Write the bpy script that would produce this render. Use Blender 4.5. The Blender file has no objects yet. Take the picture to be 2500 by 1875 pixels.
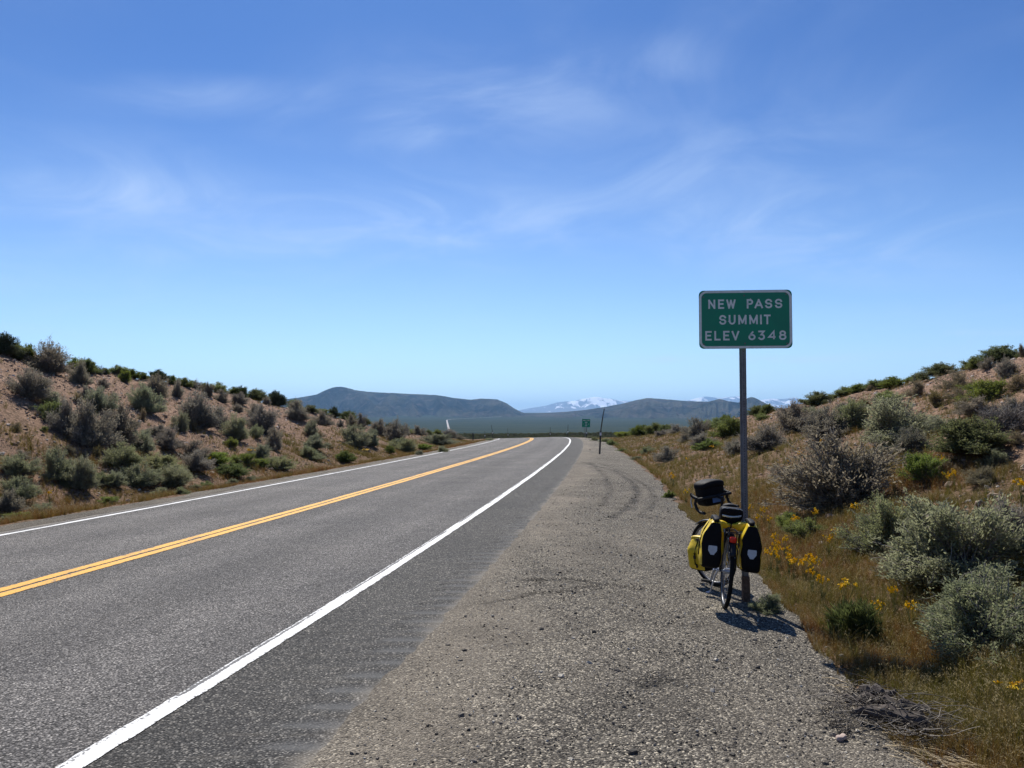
import bpy, math, random
import numpy as np
from mathutils import Matrix, Vector

sc = bpy.context.scene
COL = sc.collection
R = math.radians
random.seed(7)
rng = np.random.default_rng(11)

# ------------------------------------------------------------------ camera
F_PX, CX, CY, HOR = 2094.0, 1250.0, 937.5, 1030.0        # focal length, centre, horizon (px of a 2500 wide picture)
CAM_H = 1.6
PITCH = math.atan((HOR - CY) / F_PX)
cd = bpy.data.cameras.new('camera')
cam = bpy.data.objects.new('camera', cd); COL.objects.link(cam)
cam.location = (0, 0, CAM_H)
cam.rotation_euler = (R(90) + PITCH, 0, 0)
cd.sensor_width = 36.0
cd.lens = F_PX / 2500 * 36
cd.clip_start = 0.1; cd.clip_end = 150000
sc.camera = cam

# ------------------------------------------------------------------ sky, sun, exposure
SUN_AZ = math.atan2(-0.20, 1.0)       # ahead of the camera, a little to the left (angle from +Y towards +X)
SUN_EL = R(50)
w = bpy.data.worlds.new('World'); sc.world = w; w.use_nodes = True
nt = w.node_tree; nt.nodes.clear()
N = nt.nodes.new; L = nt.links.new
out = N('ShaderNodeOutputWorld'); bg = N('ShaderNodeBackground'); bg.inputs['Strength'].default_value = 0.10
sky = N('ShaderNodeTexSky'); sky.sky_type = 'NISHITA'; sky.sun_disc = False
sky.sun_elevation = SUN_EL; sky.sun_rotation = SUN_AZ
sky.altitude = 1900; sky.air_density = 1.0; sky.dust_density = 1.5; sky.ozone_density = 2.2
tint = N('ShaderNodeMix'); tint.data_type = 'RGBA'; tint.blend_type = 'MULTIPLY'; tint.inputs[0].default_value = 1.0
L(sky.outputs[0], tint.inputs[6])
# thin cirrus: noise on a plane high overhead, the same all round the sky
tc = N('ShaderNodeTexCoord'); sp = N('ShaderNodeSeparateXYZ'); L(tc.outputs['Generated'], sp.inputs[0])
zc_ = N('ShaderNodeMath'); zc_.operation = 'MAXIMUM'; L(sp.outputs[2], zc_.inputs[0]); zc_.inputs[1].default_value = 0.0
za = N('ShaderNodeMath'); za.operation = 'ADD'; L(zc_.outputs[0], za.inputs[0]); za.inputs[1].default_value = 0.11
dx = N('ShaderNodeMath'); dx.operation = 'DIVIDE'; L(sp.outputs[0], dx.inputs[0]); L(za.outputs[0], dx.inputs[1])
dy = N('ShaderNodeMath'); dy.operation = 'DIVIDE'; L(sp.outputs[1], dy.inputs[0]); L(za.outputs[0], dy.inputs[1])
cb = N('ShaderNodeCombineXYZ'); L(dx.outputs[0], cb.inputs[0]); L(dy.outputs[0], cb.inputs[1])
hz = N('ShaderNodeMapRange'); hz.interpolation_type = 'SMOOTHSTEP'; L(sp.outputs[2], hz.inputs[0]); hz.inputs[1].default_value = 0.0; hz.inputs[2].default_value = 0.42
tcol = N('ShaderNodeMix'); tcol.data_type = 'RGBA'; L(hz.outputs[0], tcol.inputs[0])
tcol.inputs[6].default_value = (0.74, 0.85, 0.96, 1); tcol.inputs[7].default_value = (0.225, 0.405, 0.68, 1); L(tcol.outputs[2], tint.inputs[7])   # paler towards the horizon, all round
def wnoise(scale_xy, rot, scale, detail, dist, loc=(0, 0, 0)):
    m = N('ShaderNodeMapping'); m.inputs['Scale'].default_value = (*scale_xy, 1); m.inputs['Rotation'].default_value = (0, 0, rot)
    m.inputs['Location'].default_value = loc
    L(cb.outputs[0], m.inputs[0])
    n = N('ShaderNodeTexNoise'); n.inputs['Scale'].default_value = scale; n.inputs['Detail'].default_value = detail
    n.inputs['Roughness'].default_value = 0.58; n.inputs['Distortion'].default_value = dist
    L(m.outputs[0], n.inputs['Vector']); return n.outputs[0]
def wramp(sock, a, b):
    m = N('ShaderNodeMapRange'); m.interpolation_type = 'SMOOTHSTEP'
    L(sock, m.inputs[0]); m.inputs[1].default_value = a; m.inputs[2].default_value = b; return m.outputs[0]
c1 = wramp(wnoise((0.85, 0.78), 0.45, 1.75, 11, 1.4, (3.7, 1.2, 0)), 0.34, 0.84)
c2 = wramp(wnoise((1.0, 1.0), 0.0, 0.55, 3, 0.3, (8.1, 4.4, 0)), 0.36, 0.70)
def _m(op, a, b):
    m = N('ShaderNodeMath'); m.operation = op
    for i, v in enumerate((a, b)):
        if isinstance(v, (int, float)): m.inputs[i].default_value = v
        else: L(v, m.inputs[i])
    return m.outputs[0]
def _plane(x, y):
    """a bearing of the photograph on the cloud sheet"""
    p, q = (x - CX) / F_PX, (CY - y) / F_PX; c, s_ = math.cos(PITCH), math.sin(PITCH)
    d = Vector((p, c - q * s_, s_ + q * c)).normalized(); return d.x / (max(d.z, 0) + 0.11), d.y / (max(d.z, 0) + 0.11)
# the banks of cirrus overhead: x, y, half length, half width, turn, weight
cov = _m('MULTIPLY', c2, 0.35)
for bx, by, bl, bw, bt, wt in ((1180, 240, 480, 150, 8, .9), (520, 240, 420, 60, 2, .75), (1010, 290, 160, 80, 20, .8), (860, 330, 260, 60, 5, .6), (160, 480, 480, 60, -5, .75), (1120, 530, 330, 150, -25, .7),
                               (1560, 135, 260, 70, 12, .65), (1850, 520, 720, 190, -4, .6), (700, 560, 600, 130, -8, .55), (2150, 660, 400, 60, 6, .6), (1780, 876, 420, 14, -1.5, 1.1), (2380, 812, 160, 10, 2, .6), (420, 420, 500, 120, 0, .4)):
    p0, p1, p2 = _plane(bx, by), _plane(bx + 1, by), _plane(bx, by + 1)
    mp = N('ShaderNodeMapping'); mp.vector_type = 'TEXTURE'; L(cb.outputs[0], mp.inputs[0])
    mp.inputs['Location'].default_value = (p0[0], p0[1], 0); mp.inputs['Rotation'].default_value = (0, 0, math.atan2(p1[1] - p0[1], p1[0] - p0[0]) + R(bt))
    mp.inputs['Scale'].default_value = (bl * math.hypot(p1[0] - p0[0], p1[1] - p0[1]), bw * math.hypot(p2[0] - p0[0], p2[1] - p0[1]), 1)
    ln_ = N('ShaderNodeVectorMath'); ln_.operation = 'LENGTH'; L(mp.outputs[0], ln_.inputs[0])
    f_ = N('ShaderNodeMapRange'); f_.interpolation_type = 'SMOOTHSTEP'; L(ln_.outputs['Value'], f_.inputs[0]); f_.inputs[1].default_value = 1.25; f_.inputs[2].default_value = 0.0; f_.inputs[3].default_value = 0.0; f_.inputs[4].default_value = wt
    cov = _m('ADD', cov, f_.outputs[0])
cm2 = N('ShaderNodeMath'); cm2.operation = 'MULTIPLY'; L(_m('MULTIPLY', _m('ADD', c1, 0.16), _m('MINIMUM', cov, 1.3)), cm2.inputs[0]); cm2.inputs[1].default_value = 0.46
cloud = N('ShaderNodeMix'); cloud.data_type = 'RGBA'
L(cm2.outputs[0], cloud.inputs[0]); L(tint.outputs[2], cloud.inputs[6]); cloud.inputs[7].default_value = (4.6, 5.6, 7.2, 1)
L(cloud.outputs[2], bg.inputs['Color']); L(bg.outputs[0], out.inputs[0])

sl = bpy.data.lights.new('sun', 'SUN'); sl.energy = 4.2; sl.angle = R(0.53); sl.color = (1.0, 0.95, 0.87)
so = bpy.data.objects.new('sun', sl); COL.objects.link(so)
sdir = Vector((math.sin(SUN_AZ) * math.cos(SUN_EL), math.cos(SUN_AZ) * math.cos(SUN_EL), math.sin(SUN_EL)))
so.rotation_euler = sdir.to_track_quat('Z', 'Y').to_euler()
so.location = (0, 0, 60)
sc.view_settings.view_transform = 'Standard'; sc.view_settings.look = 'None'
sc.view_settings.gamma = 1; sc.view_settings.use_curve_mapping = False
sc.view_settings.exposure = 0.62
sc.render.engine = 'CYCLES'
sc.cycles.use_denoising = True
sc.cycles.max_bounces = 6; sc.cycles.diffuse_bounces = 3; sc.cycles.transmission_bounces = 4
sc.cycles.volume_bounces = 0
sc.cycles.use_adaptive_sampling = False

# ------------------------------------------------------------------ helpers: noise, materials, meshes
def _hash(ix, iy, seed):
    h = (ix.astype(np.int64) * 374761393 + iy.astype(np.int64) * 668265263 + seed * 1442695041) & 0xFFFFFFFF
    h = ((h ^ (h >> 13)) * 1274126177) & 0xFFFFFFFF
    h = (h ^ (h >> 16)) & 0xFFFFFFFF
    return h / 4294967295.0
def vnoise(x, y, seed=0):
    x = np.asarray(x, float); y = np.asarray(y, float)
    ix = np.floor(x); iy = np.floor(y); fx = x - ix; fy = y - iy
    fx = fx * fx * (3 - 2 * fx); fy = fy * fy * (3 - 2 * fy)
    a = _hash(ix, iy, seed); b = _hash(ix + 1, iy, seed); c = _hash(ix, iy + 1, seed); d = _hash(ix + 1, iy + 1, seed)
    return (a * (1 - fx) + b * fx) * (1 - fy) + (c * (1 - fx) + d * fx) * fy - 0.5
def fbm(x, y, seed=0, oct=4):
    s = 0; amp = 1; x = np.asarray(x, float); y = np.asarray(y, float)
    for k in range(oct):
        s = s + amp * vnoise(x, y, seed + k); x = x * 2.03 + 11.7; y = y * 2.03 + 5.3; amp *= 0.5
    return s
def sstep(a, b, x):
    t = np.clip((np.asarray(x, float) - a) / (b - a), 0, 1); return t * t * (3 - 2 * t)

class Mat:
    """small node-graph writer"""
    def __init__(s, name):
        s.m = bpy.data.materials.new(name); s.m.use_nodes = True; s.t = s.m.node_tree
        s.b = s.t.nodes['Principled BSDF']; s.b.inputs['Roughness'].default_value = 0.85
        s.b.inputs['Specular IOR Level'].default_value = 0.25
        g = s.t.nodes.new('ShaderNodeNewGeometry'); s.pos = g.outputs['Position']; s.geo = g
    def n(s, k): return s.t.nodes.new(k)
    def l(s, a, b): s.t.links.new(a, b)
    def noise(s, scale, detail=4, rough=0.55, vec=None, dist=0.0):
        n = s.n('ShaderNodeTexNoise'); n.inputs['Scale'].default_value = scale; n.inputs['Detail'].default_value = detail
        n.inputs['Roughness'].default_value = rough; n.inputs['Distortion'].default_value = dist
        s.l(vec if vec is not None else s.pos, n.inputs['Vector']); return n.outputs[0]
    def voro(s, scale, vec=None):
        n = s.n('ShaderNodeTexVoronoi'); n.inputs['Scale'].default_value = scale
        s.l(vec if vec is not None else s.pos, n.inputs['Vector']); return n
    def stretch(s, sx, sy, sz, rz=0.0):
        m = s.n('ShaderNodeMapping'); m.inputs['Scale'].default_value = (sx, sy, sz); m.inputs['Rotation'].default_value = (0, 0, rz)
        s.l(s.pos, m.inputs[0]); return m.outputs[0]
    def rng(s, sock, a, b, c=0.0, d=1.0, smooth=False):
        m = s.n('ShaderNodeMapRange'); s.l(sock, m.inputs[0])
        if smooth: m.interpolation_type = 'SMOOTHSTEP'
        for i, v in enumerate((a, b, c, d)): m.inputs[i + 1].default_value = v
        return m.outputs[0]
    def math(s, op, a, b=None):
        m = s.n('ShaderNodeMath'); m.operation = op
        for i, v in enumerate((a, b)):
            if v is None: continue
            if isinstance(v, (int, float)): m.inputs[i].default_value = v
            else: s.l(v, m.inputs[i])
        return m.outputs[0]
    def mix(s, fac, a, b, blend='MIX'):
        m = s.n('ShaderNodeMix'); m.data_type = 'RGBA'; m.blend_type = blend
        for i, v in ((0, fac), (6, a), (7, b)):
            if isinstance(v, (int, float)): m.inputs[i].default_value = v
            elif isinstance(v, tuple): m.inputs[i].default_value = (*v, 1) if len(v) == 3 else v
            else: s.l(v, m.inputs[i])
        return m.outputs[2]
    def attr(s, name, kind='GEOMETRY'):
        a = s.n('ShaderNodeAttribute'); a.attribute_name = name; a.attribute_type = kind; return a.outputs['Fac']
    def rand(s): return s.n('ShaderNodeObjectInfo').outputs['Random']
    def col(s, c):
        if isinstance(c, tuple): s.b.inputs['Base Color'].default_value = (*c, 1)
        else: s.l(c, s.b.inputs['Base Color'])
        return s
    def rough(s, v):
        if isinstance(v, (int, float)): s.b.inputs['Roughness'].default_value = v
        else: s.l(v, s.b.inputs['Roughness'])
        return s
    def bump(s, h, dist=0.01, strength=1.0):
        n = s.n('ShaderNodeBump'); n.inputs['Distance'].default_value = dist; n.inputs['Strength'].default_value = strength
        s.l(h, n.inputs['Height']); s.l(n.outputs[0], s.b.inputs['Normal']); return s
def plain(name, c, rough=0.6, metal=0.0, var=0.12, spec=0.3, scale=18):
    m = Mat(name); n = m.noise(scale, 4)
    m.col(m.mix(m.rng(n, 0.3, 0.7), tuple(v * (1 - var) for v in c), tuple(min(1, v * (1 + var)) for v in c)))
    m.rough(m.rng(n, 0.3, 0.7, max(0.02, rough - 0.08), min(1, rough + 0.08)))
    m.b.inputs['Metallic'].default_value = metal; m.b.inputs['Specular IOR Level'].default_value = spec
    return m.m

def mesh_np(name, v, faces, attrs=None, smooth=False):
    """faces: list of int arrays (M,3) or (M,4)"""
    me = bpy.data.meshes.new(name)
    v = np.ascontiguousarray(v, dtype=np.float32)
    me.vertices.add(len(v)); me.vertices.foreach_set('co', v.ravel())
    idx = np.concatenate([np.asarray(f, dtype=np.int32).ravel() for f in faces if len(f)])
    tot = np.concatenate([np.full(len(f), np.asarray(f).shape[1], dtype=np.int32) for f in faces if len(f)])
    me.loops.add(len(idx)); me.loops.foreach_set('vertex_index', idx)
    st = np.concatenate([[0], np.cumsum(tot)[:-1]]).astype(np.int32)
    me.polygons.add(len(tot)); me.polygons.foreach_set('loop_start', st); me.polygons.foreach_set('loop_total', tot)
    if smooth: me.polygons.foreach_set('use_smooth', np.ones(len(tot), dtype=bool))
    for k, a in (attrs or {}).items():
        at = me.attributes.new(k, 'FLOAT', 'POINT'); at.data.foreach_set('value', np.ascontiguousarray(a, dtype=np.float32))
    me.update(calc_edges=True); me.validate()
    return me
def link(name, me, mat=None, parent=None):
    o = bpy.data.objects.new(name, me); COL.objects.link(o)
    if mat is not None and len(me.materials) == 0: me.materials.append(mat)
    if parent is not None: o.parent = parent
    return o
def tag(o, label=None, cat=None, group=None, kind=None):
    for k, v in (('label', label), ('category', cat), ('group', group), ('kind', kind)):
        if v: o[k] = v
    return o
def empty(name, loc=(0, 0, 0)):
    o = bpy.data.objects.new(name, None); COL.objects.link(o); o.location = loc; o.empty_display_size = 0.1
    return o
def grid_faces(m, n):
    i = np.arange(m - 1)[:, None] * n + np.arange(n - 1)[None, :]
    i = i.ravel(); return np.stack([i, i + 1, i + n + 1, i + n], 1)

class MB:
    """collects shapes into ONE mesh"""
    def __init__(s): s.v = []; s.f = []; s.M = Matrix()
    def add(s, vs, fs):
        k = len(s.v); s.v += [tuple(s.M @ Vector(p)) for p in vs]; s.f += [tuple(i + k for i in f) for f in fs]; return s
    def box(s, c, d, rot=None):
        hx, hy, hz = d[0] / 2, d[1] / 2, d[2] / 2
        P = [Vector((x, y, z)) for z in (-hz, hz) for y in (-hy, hy) for x in (-hx, hx)]
        if rot is not None: P = [rot @ p for p in P]
        return s.add([p + Vector(c) for p in P], [(0, 2, 3, 1), (4, 5, 7, 6), (0, 1, 5, 4), (2, 6, 7, 3), (0, 4, 6, 2), (1, 3, 7, 5)])
    def tube(s, pts, r, n=8, cap=True, closed=False):
        P = [Vector(p) for p in pts]; m = len(P); rs = r if hasattr(r, '__len__') else [r] * m
        vs = []; up = None
        for i in range(m):
            a = P[i - 1] if (i or closed) else P[0]; b = P[(i + 1) % m] if (i < m - 1 or closed) else P[-1]
            t = (b - a); t = t.normalized() if t.length > 1e-9 else Vector((0, 0, 1))
            if up is None: up = t.orthogonal().normalized()
            up = (up - t * up.dot(t)); up = up.normalized() if up.length > 1e-6 else t.orthogonal().normalized()
            sd = t.cross(up)
            for k in range(n):
                q = 2 * math.pi * k / n
                vs.append(P[i] + (up * math.cos(q) + sd * math.sin(q)) * rs[i])
        fs = []
        for i in range(m if closed else m - 1):
            j = (i + 1) % m
            for k in range(n):
                l = (k + 1) % n; fs.append((i * n + k, i * n + l, j * n + l, j * n + k))
        if cap and not closed:
            fs.append(tuple(range(n - 1, -1, -1))); fs.append(tuple((m - 1) * n + k for k in range(n)))
        return s.add(vs, fs)
    def prism(s, outline, z0, z1, frame=None):
        """outline: 2D points; frame maps (x, y, z)"""
        frame = frame or (lambda x, y, z: (x, y, z)); n = len(outline)
        vs = [frame(x, y, z0) for x, y in outline] + [frame(x, y, z1) for x, y in outline]
        fs = [tuple(range(n - 1, -1, -1)), tuple(range(n, 2 * n))] + [(i, (i + 1) % n, n + (i + 1) % n, n + i) for i in range(n)]
        return s.add(vs, fs)
    def blob(s, half, p=5.0, n=6, fn=None, keep=None):
        """rounded box: cube faces cut n x n, pushed to a superellipsoid, then fn(point)"""
        for ax in range(3):
            for sg in (-1, 1):
                vs = []
                for i in range(n + 1):
                    for j in range(n + 1):
                        c = [0, 0, 0]; c[ax] = sg; c[(ax + 1) % 3] = -1 + 2 * i / n; c[(ax + 2) % 3] = -1 + 2 * j / n
                        d = sum(abs(q) ** p for q in c) ** (1 / p)
                        q = Vector([c[k] / d * half[k] for k in range(3)])
                        vs.append(fn(q) if fn else q)
                if keep and not keep(ax, sg): continue
                fs = []
                for i in range(n):
                    for j in range(n):
                        a = i * (n + 1) + j; f = (a, a + n + 1, a + n + 2, a + 1)
                        fs.append(f if sg > 0 else f[::-1])
                s.add(vs, fs)
        return s
    def build(s, name, mat, parent=None, smooth=False):
        me = bpy.data.meshes.new(name); me.from_pydata(s.v, [], s.f); me.update()
        if smooth:
            me.polygons.foreach_set('use_smooth', [True] * len(me.polygons)); me.set_sharp_from_angle(angle=R(42))
        return link(name, me, mat, parent)

# ------------------------------------------------------------------ the lie of the land
def spline(xs, ys):
    xs = np.array(xs, float); ys = np.array(ys, float); n = len(xs); h = np.diff(xs)
    A = np.zeros((n, n)); b = np.zeros(n); A[0, 0] = A[-1, -1] = 1
    for i in range(1, n - 1):
        A[i, i - 1] = h[i - 1]; A[i, i] = 2 * (h[i - 1] + h[i]); A[i, i + 1] = h[i]
        b[i] = 6 * ((ys[i + 1] - ys[i]) / h[i] - (ys[i] - ys[i - 1]) / h[i - 1])
    m = np.linalg.solve(A, b)
    def f(x):
        x = np.clip(np.asarray(x, float), xs[0], xs[-1]); i = np.clip(np.searchsorted(xs, x) - 1, 0, n - 2)
        d = x - xs[i]; hh = h[i]
        return ys[i] + d * ((ys[i + 1] - ys[i]) / hh - hh * (2 * m[i] + m[i + 1]) / 6) + d * d * m[i] / 2 + d ** 3 * (m[i + 1] - m[i]) / (6 * hh)
    return f
# plan of the right white line: X as a function of Y (the road bends left past the summit)
xref = spline([-80, -20, 4, 12, 23, 40, 65, 82, 95, 108, 125, 160, 200, 260],
              [-16.5, -5.9, -2.05, -1.0, 0.28, 2.08, 4.35, 5.45, 5.75, 5.35, 3.2, -5.5, -19, -42])
def xslope(Y): return (xref(np.asarray(Y) + 0.5) - xref(np.asarray(Y) - 0.5))
def xy(Y, u): return xref(Y) + u * np.sqrt(1 + xslope(Y) ** 2)
def uy(X, Y): return (X - xref(Y)) / np.sqrt(1 + xslope(Y) ** 2)
def zroad(Y):
    Y = np.asarray(Y, float); d = np.clip(Y - 76, 0, 66)
    z = -0.00029 * d * d
    return z - 0.0383 * np.clip(Y - 142, 0, 40) * (1 - np.clip(Y - 142, 0, 40) / 80)
zcL = spline([-80, 0, 29, 39, 48, 57, 67, 78, 90, 100, 130, 260], [4.6, 4.55, 4.05, 3.62, 3.2, 2.72, 2.05, 1.3, 0.42, -0.2, -1.7, -3])
zcR = spline([-80, 0, 10, 25, 38, 50, 66, 80, 90, 120, 260], [4.4, 4.2, 4.0, 3.6, 3.1, 2.7, 2.1, 1.2, 0.4, -1.2, -3])
def edgeR(Y): return np.interp(Y, [-60, 4, 9, 16, 28, 58, 90, 230], [4.1, 4.08, 4.05, 3.82, 3.65, 3.05, 2.9, 2.6])
ASPH_R, LINE_L, GRAV_L = 1.10, -7.2, -8.15
def zvalley(r):
    return np.interp(r, [0, 60, 170, 240, 320, 420, 700, 1200, 2500, 3500, 5000, 7000, 8200, 10000, 14000, 30000, 60000],
                     [-8, -7, -4.3, -3.6, -3.1, -8, -22, -33, -42, -37, -17, 18, 48, 96, 150, 260, 300])
def T(Y, u):
    Y = np.asarray(Y, float); u = np.asarray(u, float)
    zr = zroad(Y); E = edgeR(Y)
    # right of the white line
    zRgrav = zr - 0.01 * np.clip(u, 0, ASPH_R) - 0.03 * np.clip(u - ASPH_R, 0, None) - 0.05 * sstep(2.7, 4.1, u)
    wR = u - E; rr = np.clip((wR - 0.5) / 10.9, 0, 1)
    ze = zr - 0.03 * (E - ASPH_R) - 0.01 - 0.05 * sstep(2.7, 4.1, E) - 0.10 * sstep(0.0, 0.6, wR)
    ramp = rr * 0.82 + 0.18 * rr * rr * (3 - 2 * rr)
    zRb = ze * (1 - ramp) + zcR(Y) * ramp + 0.03 * np.clip(wR - 11.4, 0, 30)
    zRgt = np.where(wR < 0, zRgrav, zRb)
    # left
    v = -u + LINE_L
    zl = zr + 0.026 * np.clip(u, -8.2, 0)
    rl = np.clip((v - 2.6) / 9.6, 0, 1)
    zd = zr - 0.026 * 8.2 - 0.16 * sstep(0.9, 2.2, v)
    rampl = rl * 0.85 + 0.15 * rl * rl * (3 - 2 * rl)
    zLb = zd * (1 - rampl) + zcL(Y) * rampl + 0.03 * np.clip(v - 12.2, 0, 30)
    zlf = np.where(v < 0.95, zl, zLb)
    z = np.where(u >= 0, zRgt, zlf)
    X = xy(Y, u)
    bank = sstep(0.3, 3.0, np.where(u >= 0, wR, v - 1.2))
    rill = np.abs(fbm(Y / 1.25 + 0.25 * fbm(u / 1.5, Y / 3, 15, 2), u / 7.0, 13, 3))
    z = z + 0.20 * (np.minimum(rill, .22) - .12) * sstep(2.0, 4.5, np.where(u >= 0, wR, v - 1.2))
    z = z + bank * (0.24 * fbm(X / 4.2, Y / 4.2, 5, 3) + 0.17 * fbm(X / 0.9, Y / 0.9, 9, 4))
    z = z + 0.05 * sstep(0, .3, np.where(u >= 0, wR, v - 1.0)) * fbm(X / 0.5, Y / 0.5, 19, 2)
    # down to the valley at the rim of the near ground
    k = np.maximum(sstep(165, 225, Y), np.maximum(sstep(44, 68, np.abs(u + 3)), sstep(-25, -58, Y) if False else sstep(25, 58, -Y)))
    rad = np.sqrt(X * X + Y * Y)
    return z * (1 - k) + (zvalley(rad) - 0.25) * k
def TXY(X, Y): return T(Y, uy(X, Y))

def pix_dir(x, y):
    a, b = (x - CX) / F_PX, (CY - y) / F_PX
    c, s = math.cos(PITCH), math.sin(PITCH)
    return np.array([a, c - b * s, s + b * c])
_ts = np.geomspace(2.2, 210, 2600)
def cast(x, y):
    """where the ray through a picture point meets the ground (or grazes the crest it just misses)"""
    d = pix_dir(x, y); P = _ts[:, None] * d[None, :]; P[:, 2] += CAM_H
    g = TXY(P[:, 0], P[:, 1]); h = P[:, 2] - g
    below = np.nonzero(h < 0)[0]
    if len(below):
        i = max(below[0], 1); f = h[i - 1] / (h[i - 1] - h[i]); p = P[i - 1] + f * (P[i] - P[i - 1])
    else:
        lim = _ts < 125
        i = int(np.argmin(np.where(lim, h / _ts, 9))); p = P[i].copy()
    p[2] = TXY(p[0], p[1]); return Vector(p)
def at_depth(x, y, Y):
    d = pix_dir(x, y); t = Y / d[1]; return Vector((d[0] * t, Y, CAM_H + d[2] * t))
# ------------------------------------------------------------------ materials of the ground
def asphalt(name, lo, mid, hi, dusty=0.0):
    m = Mat(name)
    v1 = m.voro(78); v2 = m.voro(210)
    s = m.n('ShaderNodeSeparateColor'); m.l(v1.outputs['Color'], s.inputs[0])
    chip = m.math('POWER', s.outputs[0], 1.25)
    c = m.mix(chip, lo, mid)
    bright = m.rng(s.outputs[1], 0.72, 1.0)
    c = m.mix(bright, c, hi)
    gap = m.rng(v1.outputs['Distance'], 0.35, 0.75)
    c = m.mix(gap, c, tuple(q * 0.35 for q in lo))
    big = m.noise(0.5, 5, 0.6); c = m.mix(1.0, c, m.mix(m.rng(big, 0.3, 0.72), (0.80, 0.80, 0.81), (1.18, 1.16, 1.14)), 'MULTIPLY')
    mid_n = m.noise(6.0, 4, 0.6); c = m.mix(1.0, c, m.mix(m.rng(mid_n, 0.3, 0.7), (0.88, 0.88, 0.88), (1.12, 1.12, 1.12)), 'MULTIPLY')
    tone = m.attr('tone'); c = m.mix(1.0, c, m.mix(tone, (0.55, 0.55, 0.56), (1.45, 1.43, 1.42)), 'MULTIPLY')
    worn = m.attr('worn'); c = m.mix(m.math('MULTIPLY', worn, 0.75), c, (0.105, 0.105, 0.103))
    dust = m.attr('dust'); c = m.mix(dust, c, (0.33, 0.29, 0.23))
    m.col(c); m.rough(0.88)
    h = m.math('ADD', m.math('MULTIPLY', m.math('SUBTRACT', 1.0, v1.outputs['Distance']), 0.8), m.math('MULTIPLY', s.outputs[2], 0.5))
    m.bump(h, 0.009, 0.9)
    return m.m
M_road = asphalt('chip_seal', (0.056, 0.054, 0.052), (0.235, 0.226, 0.213), (0.47, 0.45, 0.415))
M_shoulder = asphalt('shoulder_seal', (0.032, 0.032, 0.030), (0.148, 0.143, 0.130), (0.38, 0.36, 0.315))

def gravel(name):
    m = Mat(name)
    v1 = m.voro(88); v2 = m.voro(150)
    s = m.n('ShaderNodeSeparateColor'); m.l(v1.outputs['Color'], s.inputs[0])
    s2 = m.n('ShaderNodeSeparateColor'); m.l(v2.outputs['Color'], s2.inputs[0])
    dark = m.mix(m.math('POWER', s.outputs[0], 1.3), (0.026, 0.024, 0.021), (0.215, 0.195, 0.162))
    dark = m.mix(m.rng(s.outputs[1], 0.80, 0.93), dark, (0.54, 0.49, 0.39))
    fine = m.mix(s2.outputs[0], (0.118, 0.102, 0.080), (0.35, 0.31, 0.25))
    sand = m.attr('sand')
    c = m.mix(m.math('MULTIPLY', sand, m.rng(s.outputs[2], 0.05, 0.55, 0.25, 1.0)), dark, fine)
    big = m.noise(1.3, 5, 0.62); c = m.mix(1.0, c, m.mix(m.rng(big, 0.3, 0.7), (0.82, 0.81, 0.80), (1.16, 1.15, 1.13)), 'MULTIPLY')
    tone = m.attr('tone'); c = m.mix(1.0, c, m.mix(tone, (0.45, 0.45, 0.46), (1.55, 1.53, 1.5)), 'MULTIPLY')
    m.col(c); m.rough(0.95); m.b.inputs['Specular IOR Level'].default_value = 0.15
    h = m.math('ADD', m.math('SUBTRACT', 1.0, v1.outputs['Distance']), m.math('MULTIPLY', s.outputs[0], 0.7))
    h = m.math('ADD', h, m.math('MULTIPLY', m.noise(14, 3), 1.2))
    m.bump(h, 0.014, 0.9)
    return m.m
M_gravel = gravel('roadside_gravel')

def soil(name, pale, mid, dark):
    m = Mat(name)
    n1 = m.noise(0.55, 5, 0.6); n2 = m.noise(5.0, 5, 0.62)
    c = m.mix(m.rng(n1, 0.32, 0.68), pale, mid)
    c = m.mix(m.rng(n2, 0.48, 0.75), c, dark)
    v = m.voro(15); s = m.n('ShaderNodeSeparateColor'); m.l(v.outputs['Color'], s.inputs[0])
    st = m.mix(s.outputs[0], tuple(q * 0.45 for q in mid), tuple(min(1, q * 1.45) for q in pale))
    c = m.mix(m.math('MULTIPLY', m.rng(s.outputs[1], 0.35, 0.7), 0.62), c, st)
    v2 = m.voro(42); s2 = m.n('ShaderNodeSeparateColor'); m.l(v2.outputs['Color'], s2.inputs[0])
    c = m.mix(1.0, c, m.mix(s2.outputs[0], (0.62, 0.61, 0.6), (1.35, 1.34, 1.32)), 'MULTIPLY')
    lit = m.attr('litter')                       # dead grass and fallen stems lying on the soil
    ln = m.noise(9.0, 5, 0.7)
    c = m.mix(m.math('MULTIPLY', lit, m.rng(ln, 0.35, 0.6)), c, m.mix(m.rng(m.noise(1.1, 3), .4, .62), (0.105, 0.058, 0.026), (0.120, 0.085, 0.040)))
    m.col(c); m.rough(0.95); m.b.inputs['Specular IOR Level'].default_value = 0.1
    h = m.math('ADD', m.math('MULTIPLY', s.outputs[1], 0.8), m.math('MULTIPLY', m.noise(11, 6, 0.7), 1.6))
    h = m.math('ADD', h, m.math('MULTIPLY', s2.outputs[1], 0.3))
    m.bump(h, 0.05, 0.9)
    return m.m
M_bank = soil('cut_bank_soil', (0.345, 0.228, 0.160), (0.255, 0.160, 0.108), (0.165, 0.105, 0.072))

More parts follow.
